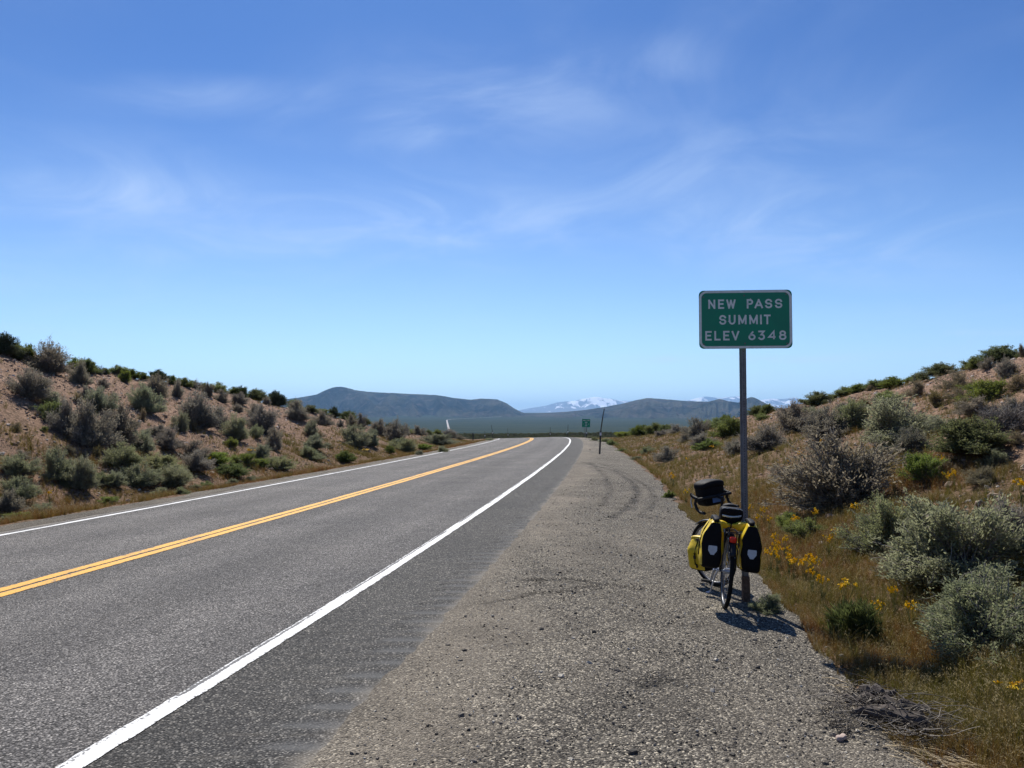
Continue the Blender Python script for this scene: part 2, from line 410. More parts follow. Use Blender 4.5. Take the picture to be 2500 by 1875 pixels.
def sage_plain(name, far):
    m = Mat(name)
    n1 = m.noise(0.0022, 5, 0.6, m.stretch(1.0, 2.4, 1.0, 0.2)); n2 = m.noise(0.03, 4, 0.6)
    c = m.mix(m.rng(n1, 0.34, 0.68), (0.022, 0.034, 0.018), (0.054, 0.064, 0.036))
    c = m.mix(m.rng(n2, 0.45, 0.75), c, (0.020, 0.028, 0.018))
    v = m.voro(0.35); c = m.mix(m.rng(v.outputs['Distance'], 0.45, 0.9, 0, 0.5), c, (0.07, 0.062, 0.042))
    m.col(c); m.rough(1.0); m.b.inputs['Specular IOR Level'].default_value = 0.0
    return m.m
M_plain = sage_plain('sagebrush_plain', True)
def hill_mat(name, a, b, rock):
    m = Mat(name)
    n1 = m.noise(0.0016, 6, 0.62); n2 = m.noise(0.009, 5, 0.65); n3 = m.noise(0.05, 3, 0.6)
    c = m.mix(m.rng(n1, 0.40, 0.60), a, b)
    c = m.mix(m.rng(n2, 0.52, 0.66), c, rock)
    c = m.mix(1.0, c, m.mix(m.rng(n3, 0.3, 0.7), (0.62, 0.64, 0.62), (1.3, 1.3, 1.3)), 'MULTIPLY')
    m.col(c); m.rough(1.0); m.b.inputs['Specular IOR Level'].default_value = 0.0
    m.bump(m.math('ADD', n2, m.math('MULTIPLY', n3, 0.3)), 60, 0.8)
    return m.m
M_mesa = hill_mat('juniper_slopes', (0.010, 0.014, 0.009), (0.066, 0.066, 0.046), (0.095, 0.078, 0.062))
M_hill = hill_mat('bare_hill_slopes', (0.018, 0.022, 0.015), (0.080, 0.076, 0.055), (0.105, 0.086, 0.072))
def snow_mat():
    m = Mat('snowy_rock')
    mp = m.n('ShaderNodeMapping'); mp.inputs['Rotation'].default_value = (0, 0.75, 0); mp.inputs['Scale'].default_value = (2.2, 0.4, 0.7); m.l(m.pos, mp.inputs[0])
    n1 = m.noise(0.0012, 7, 0.62, mp.outputs[0], 0.5); n2 = m.noise(0.00042, 3, 0.5)
    sx = m.n('ShaderNodeSeparateXYZ'); m.l(m.pos, sx.inputs[0])
    amt = m.attr('snow')
    f = m.math('ADD', n1, m.math('MULTIPLY', amt, 0.24))
    f = m.rng(f, 0.60, 0.65)
    rock = m.mix(m.rng(n2, 0.3, 0.7), (0.10, 0.10, 0.095), (0.16, 0.15, 0.14))
    m.col(m.mix(f, rock, (0.88, 0.89, 0.92))); m.rough(0.9); m.b.inputs['Specular IOR Level'].default_value = 0.1
    return m.m
M_snow = snow_mat()

def paint(name, c, under, wear):
    m = Mat(name)
    g = m.attr('edge')                                   # 0 at the middle of the stripe, 1 at its rim
    n = m.noise(38, 5, 0.7); n2 = m.noise(5, 4, 0.6, m.stretch(1.0, 0.25, 1.0)); v = m.voro(95)
    worn = m.math('ADD', m.math('ADD', n, m.math('MULTIPLY', n2, 0.55)), m.math('MULTIPLY', g, 0.16))
    f = m.rng(worn, wear, wear + 0.07)
    dirty = m.mix(m.rng(m.noise(9, 4), 0.4, 0.75), c, tuple(q * 0.86 for q in c))
    s = m.n('ShaderNodeSeparateColor'); m.l(v.outputs['Color'], s.inputs[0])
    dirty = m.mix(m.rng(s.outputs[0], 0.0, 0.35, 0.35, 0.0), dirty, under)
    m.col(m.mix(f, dirty, under)); m.rough(0.7)
    m.bump(m.math('SUBTRACT', 1.0, v.outputs['Distance']), 0.004, 0.5)
    return m.m
M_white = paint('white_road_paint', (0.80, 0.80, 0.78), (0.10, 0.10, 0.10), 0.93)
M_yellow = paint('yellow_road_paint', (0.80, 0.41, 0.055), (0.13, 0.11, 0.085), 0.87)

# ------------------------------------------------------------------ road, shoulders, banks
def ysamples(*spans):
    return np.unique(np.round(np.concatenate([np.arange(a, b, st) for a, b, st in spans]), 4))
def strip(name, Ys, U, mat, zoff=0.0, attrs=None, parent=None, label=None, structure=True, smooth=True):
    """a sheet over the ground: U is (len(Ys), n) offsets from the right white line"""
    n = U.shape[1]; Yg = np.repeat(Ys[:, None], n, 1)
    X = xy(Yg, U); Z = T(Yg, U) + zoff
    me = mesh_np(name, np.stack([X, Yg, Z], -1).reshape(-1, 3), [grid_faces(len(Ys), n)], {k: np.asarray(a).ravel() for k, a in (attrs or {}).items()}, smooth)
    o = link(name, me, mat, parent)
    if structure: o['kind'] = 'structure'
    if label: o['label'] = label
    return o
# carriageway
Ys = ysamples((-60, 2, 1.5), (2, 60, 0.5), (60, 150, 1.0), (150, 231, 3))
us = np.concatenate([np.linspace(-7.62, 0.02, 62)])
U = np.repeat(us[None, :], len(Ys), 0); U[:, 0] += 0.05 * fbm(Ys / 0.7, Ys * 0, 41, 3)
Yg = np.repeat(Ys[:, None], U.shape[1], 1)
def lanes(u):   # rubber-darkened / polished bands along the lanes
    t = 0.5 + 0 * u
    for c, a, s in ((-0.9, 0.10, 0.35), (-2.7, 0.10, 0.35), (-4.5, .10, .35), (-6.3, .10, .35), (-1.8, -0.07, 0.3), (-5.4, -0.05, 0.3)):
        t = t + 1.9 * a * np.exp(-((u - c) / s) ** 2)
    return t
tone = lanes(U) + 0.16 * fbm(U / 0.8, Yg / 9, 51, 3) + 0.14 * sstep(-3.6, -5.0, U) - 0.04
dust = 0.75 * sstep(-7.38, -7.62, U + 0.12 * fbm(Yg / .5, U * 3, 43, 2))
road = strip('road', Ys, U, M_road, 0.0, {'tone': tone, 'dust': dust})
# paved shoulder with rumble grooves milled near its outer edge
Ysh = ysamples((-60, 2, 1.5), (2, 26, 0.03), (26, 60, 0.25), (60, 150, 1.0), (150, 231, 3))
ush = np.concatenate([np.linspace(0.02, 0.62, 7), np.linspace(0.66, 1.22, 15)])
U = np.repeat(ush[None, :], len(Ysh), 0); Yg = np.repeat(Ysh[:, None], U.shape[1], 1)
ph = (Yg / 0.30) % 1.0; groove = np.exp(-((ph - 0.5) / 0.2) ** 2) * sstep(0.66, 0.74, U) * (1 - sstep(1.08, 1.14, U)) * (Yg > 2) * (Yg < 60)
tone = 0.40 + 0.18 * fbm(U / 0.5, Yg / 4, 61, 3) + 0.10 * groove
line = np.exp(-((ph - 0.93) / 0.05) ** 2) * sstep(0.25 , 0.7, U + 0.5 * fbm(Yg * 0.9, U * 0, 63, 2)) * (Yg < 16)
dust = np.clip(0.55 * sstep(0.93, 1.16, U + 0.14 * fbm(Yg / 0.4, U / .4, 65, 3)) + 0.16 * line * (fbm(U / .1, Yg / .02, 66, 2) > -.1), 0, 1)
sh = strip('paved_shoulder', Ysh, U, M_shoulder, 0.0, {'tone': tone, 'dust': dust, 'worn': np.clip(1.3 * groove * sstep(.70, .95, U + .25 * fbm(Yg / .15, U / .3, 68, 2)), 0, 1) * (Yg < 26)})
co = np.empty(len(sh.data.vertices) * 3, np.float32); sh.data.vertices.foreach_get('co', co); co = co.reshape(-1, 3)
co[:, 2] -= 0.009 * groove.ravel(); sh.data.vertices.foreach_set('co', co.ravel())
# gravel shoulder
Yg1 = ysamples((-60, 2, 1.5), (2, 30, 0.06), (30, 70, 0.25), (70, 150, 1.0), (150, 231, 3))
E = edgeR(Yg1); inner = 1.05 + 0.045 * fbm(Yg1 / 0.22, Yg1 * 0, 71, 5); outer = E + 0.20 * fbm(Yg1 / 1.3, Yg1 * 0, 73, 4) + 0.06 * fbm(Yg1 / 0.2, Yg1 * 0, 74, 3)
t = np.linspace(0, 1, 52)
U = inner[:, None] * (1 - t) + outer[:, None] * t; Yg = np.repeat(Yg1[:, None], len(t), 1); X = xy(Yg, U)
zo = 0.005 + 0.0 * U + 0.010 * fbm(X / 0.25, Yg / 0.25, 75, 3) * sstep(1.1, 1.5, U)
sand = np.clip(0.74 * (1 - sstep(1.1, 1.9, U + 0.9 * fbm(X / 1.2, Yg / 2.5, 77, 3))) + 0.12 + 0.6 * fbm(X / 0.8, Yg / 1.5, 79, 4), 0, 1)
tone = 0.5 + 0.18 * fbm(X / 0.5, Yg / 1.0, 81, 4) + 0.06 * sstep(2.4, 1.2, U)
def arc(p, wdt, depth, dark):
    """a wheel rut scuffed through points p (x, y on the ground)"""
    global zo, tone
    P = np.array(p, float); d = np.full(X.shape, 9.0)
    for a, b in zip(P[:-1], P[1:]):
        ab = b - a; tt = np.clip(((X - a[0]) * ab[0] + (Yg - a[1]) * ab[1]) / (ab @ ab), 0, 1)
        d = np.minimum(d, np.hypot(X - a[0] - tt * ab[0], Yg - a[1] - tt * ab[1]))
    br = 0.25 + 1.4 * np.clip(fbm(X / 0.13, Yg / 0.13, 83, 3) + 0.4, 0, 1)
    g = np.exp(-(d / wdt) ** 2) * br
    zo = zo - depth * g + depth * 0.5 * np.exp(-((d - 1.7 * wdt) / (0.7 * wdt)) ** 2); tone = tone + 1.7 * dark * g
def px_path(*pts): return [tuple(cast(*p))[:2] for p in pts]
arc(px_path((1420, 1128), (1500, 1150), (1545, 1178), (1558, 1205), (1540, 1235), (1490, 1265)), 0.09, 0.008, -0.30)
arc(px_path((1440, 1128), (1480, 1165), (1490, 1200), (1470, 1235)), 0.09, 0.006, -0.20)
arc(px_path((1462, 1130), (1530, 1158), (1590, 1195), (1600, 1230), (1560, 1262)), 0.08, 0.006, -0.18)
arc(px_path((1285, 1418), (1400, 1416), (1470, 1428), (1570, 1440)), 0.05, 0.018, -0.34)
arc(px_path((1290, 1452), (1370, 1446), (1420, 1436), (1480, 1430)), 0.04, 0.016, -0.34)
arc(px_path((1175, 1475), (1240, 1465), (1300, 1450)), 0.04, 0.008, -0.2)
arc(px_path((1585, 1668), (1620, 1660), (1660, 1672)), 0.10, 0.012, -0.20)
arc(px_path((1350, 1830), (1480, 1770), (1550, 1690), (1590, 1670)), 0.14, 0.006, -0.08)
arc(px_path((1510, 1835), (1540, 1842)), 0.05, 0.02, -0.30)
gravel_o = strip('gravel_shoulder', Yg1, U, M_gravel, zo, {'sand': sand, 'tone': tone})
# gravel verge on the far side
Yv = ysamples((-60, 2, 1.5), (2, 60, 0.3), (60, 150, 1.0), (150, 231, 3)); t = np.linspace(0, 1, 10)
U = (-7.56 + 0.05 * fbm(Yv / .5, Yv * 0, 91, 3))[:, None] * (1 - t) + (GRAV_L - 0.05 + 0.34 * fbm(Yv / 1.4, Yv * 0, 93, 4))[:, None] * t
Yg = np.repeat(Yv[:, None], len(t), 1)
strip('gravel_verge', Yv, U, M_gravel, 0.005, {'sand': 0.45 + 0.6 * fbm(U / .4, Yg / 1.2, 95, 3), 'tone': 0.46 + 0.3 * fbm(U / .5, Yg / 1.5, 97, 3)})
# banks: from just under the gravel to well behind the crest
Yb = ysamples((-60, 1, 1.6), (1, 45, 0.16), (45, 115, 0.4), (115, 231, 2))
wb = np.concatenate([[-0.5, -0.25, 0.0], np.arange(0.12, 12.6, 0.16), np.arange(13, 66, 1.8)])
def bank(name, U, w_, seed):
    Yg = np.repeat(Yb[:, None], U.shape[1], 1); W = np.repeat(w_[None, :], len(Yb), 0)
    X = xy(Yg, U)
    lit = np.clip(1.25 * (1 - sstep(0.8, 5.0, W + 2.4 * fbm(X / 2.2, Yg / 2.2, seed, 3))) + 0.35 * (fbm(X / 3, Yg / 3, seed + 4, 3) + 0.15), 0, 1)
    lit = np.clip(lit + (0.42 if seed == 211 else 0.30) * (1 - sstep(4, 9, W)), 0, 1)
    zo = np.where(W < 0.1, -0.018, 0.0)
    return strip(name, Yb, U, M_bank, zo, {'litter': lit})
hill_r = bank('right_hillside', edgeR(Yb)[:, None] + wb[None, :], wb, 211)
hill_l = bank('left_hillside', (GRAV_L + 0.05) - np.repeat(wb[None, :], len(Yb), 0), wb, 223)

# painted lines lie on the road (parts of it)
def stripe(name, u0, wd, mat, label=None, wob=0.011):
    Y = ysamples((-60, 2, 1.5), (2, 22, 0.035), (22, 60, 0.15), (60, 150, 0.8), (150, 231, 3))
    n = 14; t = np.linspace(0, 1, n)
    e1 = wob * fbm(Y / 0.12, Y * 0, 31 + int(u0 * 10), 4) + 0.012 * fbm(Y / 2.0, Y * 0, 33, 2)
    e2 = wob * fbm(Y / 0.12, Y * 0, 35 + int(u0 * 10), 4) + 0.012 * fbm(Y / 2.0, Y * 0, 33, 2)
    U = (u0 - wd / 2 + e1)[:, None] * (1 - t) + (u0 + wd / 2 + e2)[:, None] * t
    ed = np.repeat((np.abs(2 * t - 1) ** 3)[None, :], len(Y), 0)
    if mat is M_white: ed = ed + 2.3 * np.exp(-((t[None, :] - 0.20) / 0.09) ** 2) * (0.35 + sstep(-.25, .25, fbm(Y / 1.1, Y * 0, 38, 3)))[:, None]
    o = strip(name, Y, U, mat, 0.005, {'edge': ed}, road, structure=False)
    if label: o['label'] = label
stripe('edge_line', 0.0, 0.135, M_white, 'white edge line beside the gravel shoulder')
stripe('edge_line', LINE_L, 0.125, M_white, 'white edge line beside the left verge')
stripe('centre_line', -3.515, 0.160, M_yellow)
stripe('centre_line', -3.715, 0.160, M_yellow)

# ------------------------------------------------------------------ valley, hills and snowy range, where they stand
th = np.unique(np.concatenate([np.linspace(-180, -40, 36), np.linspace(-40, 40, 321), np.linspace(40, 180, 36)]))
rr_ = np.geomspace(62, 52000, 130)
TH, RR = np.meshgrid(R(1) * th, rr_, indexing='ij')
VX, VY = RR * np.sin(TH), RR * np.cos(TH)
def zval_xy(X, Y):
    r = np.hypot(X, Y); far = sstep(600, 4000, r)
    return zvalley(r) + fbm(X / 35, Y / 35, 131, 3) * 0.8 * sstep(100, 160, r) * (1 - sstep(280, 400, r)) + far * (r / 1000) * 0.6 * fbm(X / 1500, Y / 1500, 133, 3)
me = mesh_np('valley', np.stack([VX, VY, zval_xy(VX, VY)], -1).reshape(-1, 3), [grid_faces(len(th), len(rr_))[:, ::-1]], None, True)
valley = tag(link('valley', me, M_plain), kind='structure')

def range_mesh(name, sky_pts, D, front, back, mat, seed, gully, foot=-60, snow=None, concave=1.5, nx=340):
    """a ridge whose crest runs past bearing after bearing at distance D, with a front and a back slope"""
    P = np.array(sky_pts, float); bx = (P[:, 0] - CX) / F_PX
    el = (HOR - P[:, 1]) / F_PX * 1.0
    q = np.linspace(bx[0], bx[-1], nx)
    top = np.interp(q, bx, el)
    dep = np.concatenate([np.linspace(-1, 0, 44), np.linspace(0.06, 1, 16)])
    Q, Dp = np.meshgrid(q, dep, indexing='ij')
    crest_d = D * (1 + 0.02 * fbm(q * 9, q * 0, seed, 3))[:, None]
    dist = crest_d + np.where(Dp < 0, Dp * front, Dp * back)
    X = Q * dist; Y = dist
    ztop = (CAM_H + top * crest_d[:, 0])[:, None]
    zb = zval_xy(X, Y) + foot
    prof = np.clip(1 - np.abs(Dp), 0, 1) ** concave
    z = zb + (ztop - zb) * prof
    g = 1 - np.abs(2 * (fbm(Q * gully, Dp * 2.2 + Q * 5, seed + 7, 4) + 0.5) - 1)
    z = z + (g - 0.55) * (ztop - zb) * 0.42 * (4 * prof * (1 - prof)) 
    z = z + (ztop - zb) * 0.012 * fbm(Q * 420, Dp * 30, seed + 9, 3) * prof
    me_attr = {}
    if snow is not None:
        px = Q * F_PX + CX; s = 0
        for c, wd, a in snow: s = s + a * np.exp(-((px - c) / wd) ** 2)
        me_attr['snow'] = (np.clip(s, 0, 1.4) * sstep(0.25, 0.6, prof)).ravel()
    me = mesh_np(name, np.stack([X, Y, z], -1).reshape(-1, 3), [grid_faces(nx, len(dep))[:, ::-1]], me_attr, True)
    return tag(link(name, me, mat), kind='structure')
range_mesh('mesa', [(300, 1012), (480, 1003), (600, 990), (660, 979), (728, 971), (773, 963), (795, 952), (808, 947), (822, 944), (840, 945), (865, 952), (902, 957), (969, 960), (1000, 962), (1035, 963), (1070, 965),
    (1089, 968), (1102, 971), (1149, 976), (1165, 974), (1175, 973), (1195, 974), (1213, 975), (1226, 980), (1238, 985), (1246, 991), (1257, 998), (1273, 1006), (1300, 1014), (1340, 1018)], 10500, 3300, 2500, M_mesa, 301, 40)
range_mesh('hill', [(1120, 1016), (1200, 1013), (1273, 1010), (1300, 1010), (1385, 1005), (1427, 1001), (1474, 994), (1522, 985), (1553, 977), (1578, 972), (1590, 972), (1616, 974), (1673, 979), (1737, 981),
    (1800, 987), (1880, 994), (1960, 1003), (2100, 1010), (2300, 1015)], 9800, 3200, 2200, M_hill, 317, 34, concave=1.35)
range_mesh('hill', [(1560, 1016), (1640, 1004), (1690, 992), (1720, 983), (1740, 978), (1756, 974), (1766, 976), (1775, 979), (1803, 983), (1819, 976), (1828, 971), (1835, 969), (1842, 971), (1851, 975), (1870, 985),
    (1889, 993), (1920, 1000), (1980, 1010), (2080, 1015)], 8600, 2000, 1500, M_mesa, 331, 60)
range_mesh('mountain_range', [(1140, 1008), (1200, 1006), (1262, 1003), (1290, 997), (1330, 991), (1362, 982), (1384, 980), (1407, 978), (1420, 974), (1438, 971.6), (1450, 969), (1461, 968.7), (1473, 972.5),
    (1494, 973.5), (1511, 978), (1537, 979), (1563, 976), (1620, 979), (1660, 979), (1683, 977), (1705, 971), (1724, 968), (1759, 972), (1803, 967), (1830, 972), (1851, 977), (1879, 974), (1914, 974), (1939, 970),
    (1952, 975), (1980, 980), (2060, 986), (2200, 996), (2400, 1006)], 38000, 9000, 6000, M_snow, 347, 26, snow=[(1455, 38, 1.0), (1400, 20, .45), (1510, 16, .5), (1370, 20, .3), (1700, 40, .55), (1770, 30, .5), (1830, 25, .75), (1880, 22, .8), (1930, 16, .6)])
for o in COL.objects:
    if o.name == 'hill': o['label'] = 'long bare dome shaped hill in the middle distance'
    if o.name == 'hill.001': o['label'] = 'dark twin peaked hill beside the sign post'

# the highway again, far down in the valley
M_far_road = plain('pale_far_road', (0.36, 0.33, 0.31), 0.9)
def far_road():
    pts = []
    for x, D in ((1102, 3050), (1097, 3500), (1094.5, 4500), (1092.5, 5600), (1091, 6600), (1092, 6900), (1100, 7120), (1125, 7400), (1160, 7800), (1200, 8200), (1240, 8500)):
        X = (x - CX) / F_PX * D; pts.append((X, D))
    P = np.array(pts); tt = np.arange(len(P)); ti = np.linspace(0, len(P) - 1, 120)
    X = np.interp(ti, tt, P[:, 0]); Y = np.interp(ti, tt, P[:, 1])
    dX, dY = np.gradient(X), np.gradient(Y); ln = np.hypot(dX, dY); nx, ny = -dY / ln, dX / ln
    v = []
    hw = np.interp(Y, [6800, 7300], [1.0, 0.5])
    for s in (-4.5, 4.5):
        a, b = X + nx * s * hw, Y + ny * s * hw; v.append(np.stack([a, b, zval_xy(a, b) + 1.0], -1))
    # the embankment sides, down into the plain
    for s in (-5.2, 5.2):
        a, b = X + nx * s * hw, Y + ny * s * hw; v.append(np.stack([a, b, zval_xy(a, b) + .3], -1))
    v = np.stack([v[2], v[0], v[1], v[3]], 1).reshape(-1, 3)
    tag(link('far_road', mesh_np('far_road', v, [grid_faces(120, 4)], None, False), M_far_road), kind='structure')
far_road()

# ------------------------------------------------------------------ haze: one closed box of thin air round everything
hm = bpy.data.materials.new('haze_air'); hm.use_nodes = True; ht = hm.node_tree; ht.nodes.clear()
ho = ht.nodes.new('ShaderNodeOutputMaterial'); hv = ht.nodes.new('ShaderNodeVolumePrincipled')
hv.inputs['Color'].default_value = (0.31, 0.59, 1.0, 1); hv.inputs['Density'].default_value = 3.2e-5; hv.inputs['Anisotropy'].default_value = 0.25
ht.links.new(hv.outputs[0], ho.inputs['Volume'])
zs = [v for o in COL.objects if o.type == 'MESH' for v in (min(p.co.z for p in o.data.vertices), max(p.co.z for p in o.data.vertices))]
z_lo, z_hi = min(zs) - 1.0, max(zs) + 15.0
hb = MB().box((0, 0, (z_lo + z_hi) / 2), (112000, 112000, z_hi - z_lo)); haze = hb.build('haze', hm); haze['kind'] = 'stuff'
haze['label'] = 'thin blue haze lying over the valley and far hills'
# ------------------------------------------------------------------ road signs and snow poles
M_green = plain('sign_green', (0.003, 0.235, 0.125), 0.42, 0, 0.10, 0.4, 6)
M_legend = plain('sign_white', (0.74, 0.78, 0.72), 0.45, 0, 0.10, 0.4, 30)
M_steel = plain('galvanised_steel', (0.19, 0.19, 0.19), 0.6, 0.25, 0.25, 0.4, 25)
M_hole_shade = plain('hole_shade', (0.012, 0.012, 0.013), 0.8)  # near-black colour standing in for the shade inside the post's holes
M_rust = plain('rusty_steel', (0.13, 0.085, 0.06), 0.85, 0.1, 0.4, 0.2, 40)
M_bolt = plain('bolt_metal', (0.16, 0.15, 0.15), 0.5, 0.7)
M_pole = plain('weathered_dark_pole', (0.045, 0.043, 0.042), 0.8, 0, 0.3)
M_reflect = plain('white_reflector', (0.72, 0.73, 0.74), 0.35)
def rrect(w_, h_, r, n=6):
    P = []
    for cx, cy, a0 in ((w_ / 2 - r, h_ / 2 - r, 0), (-w_ / 2 + r, h_ / 2 - r, 90), (-w_ / 2 + r, -h_ / 2 + r, 180), (w_ / 2 - r, -h_ / 2 + r, 270)):
        for k in range(n + 1):
            a = R(a0 + 90 * k / n); P.append((cx + r * math.cos(a), cy + r * math.sin(a)))
    return P
def ribbon(mb, pts, wd, y0, y1):
    """a flat stroke of width wd along 2D points in the x-z plane, from y0 back to y1"""
    P = [Vector(p) for p in pts]; n = len(P); Lf, Rt = [], []
    for i in range(n):
        d1 = (P[i] - P[i - 1]).normalized() if i else None; d2 = (P[i + 1] - P[i]).normalized() if i < n - 1 else None
        d = ((d1 or d2) + (d2 or d1)); d = d.normalized() if d.length > 1e-6 else (d1 or d2)
        nn = Vector((-d.y, d.x)); k = 1.0
        if d1 and d2: k = 1 / max(0.45, nn.dot(Vector((-d1.y, d1.x))))
        Lf.append(P[i] + nn * wd / 2 * k); Rt.append(P[i] - nn * wd / 2 * k)
    vs = []
    for i in range(n): vs += [(Lf[i].x, y0, Lf[i].y), (Rt[i].x, y0, Rt[i].y), (Lf[i].x, y1, Lf[i].y), (Rt[i].x, y1, Rt[i].y)]
    fs = []
    for i in range(n - 1):
        a, b = 4 * i, 4 * i + 4
        fs += [(a, b, b + 1, a + 1), (a, a + 2, b + 2, b), (a + 1, b + 1, b + 3, a + 3)]
    fs += [(0, 1, 3, 2), (4 * n - 4, 4 * n - 2, 4 * n - 1, 4 * n - 3)]
    mb.add(vs, fs)
def A(cx, cy, rx, ry, a0, a1, n=9): return [(cx + rx * math.cos(R(a0 + (a1 - a0) * k / n)), cy + ry * math.sin(R(a0 + (a1 - a0) * k / n))) for k in range(n + 1)]
S_ = [(0.97, 0.80)] + A(0.5, 0.75, 0.47, 0.25, 35, 180) + A(0.5, 0.73, 0.5, 0.23, 180, 265, 5) + A(0.5, 0.27, 0.5, 0.25, 80, 0, 5) + A(0.5, 0.25, 0.5, 0.25, 0, -145, 9) + [(0.02, 0.2)]
GLY = {
    'N': [[(0, 0), (0, 1)], [(0, 1), (1, 0)], [(1, 0), (1, 1)]], 'E': [[(1, 1), (0, 1), (0, 0), (1, 0)], [(0, .52), (.85, .52)]],
    'W': [[(0, 1), (.25, 0)], [(.25, 0), (.5, .95)], [(.5, .95), (.75, 0)], [(.75, 0), (1, 1)]],
    'P': [[(0, 0), (0, 1), (.55, 1)] + A(.55, .74, .45, .26, 90, -90) + [(0, .48)]], 'A': [[(0, 0), (.5, 1)], [(.5, 1), (1, 0)], [(.2, .3), (.8, .3)]],
    'S': [S_], 'U': [[(0, 1), (0, .35)] + A(.5, .35, .5, .35, 180, 360, 12) + [(1, 1)]], 'M': [[(0, 0), (0, 1)], [(0, 1), (.5, .12)], [(.5, .12), (1, 1)], [(1, 1), (1, 0)]],
    'I': [[(.5, 0), (.5, 1)]], 'T': [[(0, 1), (1, 1)], [(.5, 1), (.5, 0)]], 'L': [[(0, 1), (0, 0), (1, 0)]], 'V': [[(0, 1), (.5, 0)], [(.5, 0), (1, 1)]],
    '6': [[(.74, 1.0), (.40, .74), (.12, .48)] + A(.5, .29, .5, .29, 155, 505, 18)],
    '3': [[(.04, 1), (.92, 1), (.45, .60)] + A(.48, .30, .5, .30, 85, -150, 12)], '4': [[(.75, 0), (.75, 1), (0, .28), (1, .28)]],
    '8': [A(.5, .76, .42, .24, -90, 270, 16), A(.5, .27, .5, .27, 90, 450, 18)],
}
sb = cast(1822, 1471); sY = sb.y
sign = empty('summit_sign', sb)
tag(sign, 'green summit elevation sign reading NEW PASS SUMMIT ELEV 6348 on a steel post', 'road sign')
ppm = F_PX / sY                                   # pixels per metre at the sign
s_top = at_depth(1817, 709.8, sY).z - sb.z; s_bot = at_depth(1817, 851.8, sY).z - sb.z
SW, SH = 223 / ppm, s_top - s_bot
sxc = at_depth(1817.3, 780, sY).x - sb.x
YAW = R(-5)
def signframe(dx=0.0, dz=0.0):
    return Matrix.Translation((sxc, -0.035, (s_top + s_bot) / 2)) @ Matrix.Rotation(YAW, 4, 'Z')
panel = MB(); panel.M = signframe()
panel.prism(rrect(SW, SH, 0.045), -0.0015, 0.0015, lambda x, y, z: (x, -z, y))
panel = panel.build('panel', M_green, sign)
bd = MB(); bd.M = signframe()
o_ = rrect(SW - 0.006, SH - 0.006, 0.075, 8); i_ = rrect(SW - 0.050, SH - 0.050, 0.050, 8); n_ = len(o_)
bd.add([(x, -0.0021, z) for x, z in o_] + [(x, -0.0021, z) for x, z in i_] + [(x, -0.0012, z) for x, z in o_] + [(x, -0.0012, z) for x, z in i_],
       [(k, n_ + k, n_ + (k + 1) % n_, (k + 1) % n_) for k in range(n_)] + [(k, (k + 1) % n_, 2 * n_ + (k + 1) % n_, 2 * n_ + k) for k in range(n_)] + [(n_ + k, 3 * n_ + k, 3 * n_ + (k + 1) % n_, n_ + (k + 1) % n_) for k in range(n_)])
bd.build('border', M_legend, panel)
zs_ = SW / 755.0                                  # metres per zoomed pixel of the photograph's sign
ROWS = [(140, 218, [('N', 165, 222), ('E', 245, 294), ('W', 312, 388), ('P', 478, 530), ('A', 540, 610), ('S', 626, 684), ('S', 706, 765)]),
        (270, 350, [('S', 253, 310), ('U', 330, 386), ('M', 408, 475), ('M', 497, 566), ('I', 583, 600), ('T', 615, 670)]),
        (402, 481, [('E', 138, 190), ('L', 212, 262), ('E', 284, 335), ('V', 352, 415), ('6', 488, 546), ('3', 567, 623), ('4', 648, 714), ('8', 735, 795)])]
for y0, y1, row in ROWS:
    for ch, x0, x1 in row:
        mb = MB(); mb.M = signframe(); sw_ = 14.2 * zs_
        gx0, gx1 = (x0 - 465.5) * zs_ + sw_ / 2, (x1 - 465.5) * zs_ - sw_ / 2
        gz0, gz1 = (307.5 - y1) * zs_ + sw_ / 2, (307.5 - y0) * zs_ - sw_ / 2
        for k, st in enumerate(GLY[ch]):
            P = [(gx0 + a * (gx1 - gx0), gz0 + b * (gz1 - gz0)) for a, b in st]
            if len(P) == 2 or ch in 'ELPUS3T':      # square ends: run the stroke out by half its width
                a, b = Vector(P[0]), Vector(P[1]); P[0] = tuple(a + (a - b).normalized() * sw_ * (0.5 if ch not in 'AVWNM' else 0.42))
                a, b = Vector(P[-1]), Vector(P[-2]); P[-1] = tuple(a + (a - b).normalized() * sw_ * (0.5 if ch not in 'AVWNM' else 0.42))
            ribbon(mb, P, sw_, -0.0022 - 0.00012 * k, -0.0012)
        mb.build('letter', M_legend, panel)
for bx_, by_ in ((458, 110), (460, 508), (125, 118), (797, 103), (125, 512), (800, 510)):
    mb = MB(); mb.M = signframe()
    c = ((bx_ - 465.5) * zs_, (307.5 - by_) * zs_)
    mb.prism([(c[0] + 0.0085 * math.cos(R(60 * k)), c[1] + 0.0085 * math.sin(R(60 * k))) for k in range(6)], -0.001, 0.006, lambda x, y, z: (x, -z, y))
    mb.build('bolt', M_bolt, panel)
mb = MB(); mb.M = signframe(); c = ((101 - 465.5) * zs_, (307.5 - 388) * zs_)
mb.prism([(c[0] + r_ * math.cos(R(40 * k)), c[1] + r_ * math.sin(R(40 * k))) for k, r_ in enumerate((.006, .012, .007, .006, .011, .006, .008, .005, .01))], 0.001, 0.0034, lambda x, y, z: (x, -z, y))
mb.build('dent', M_reflect, panel)
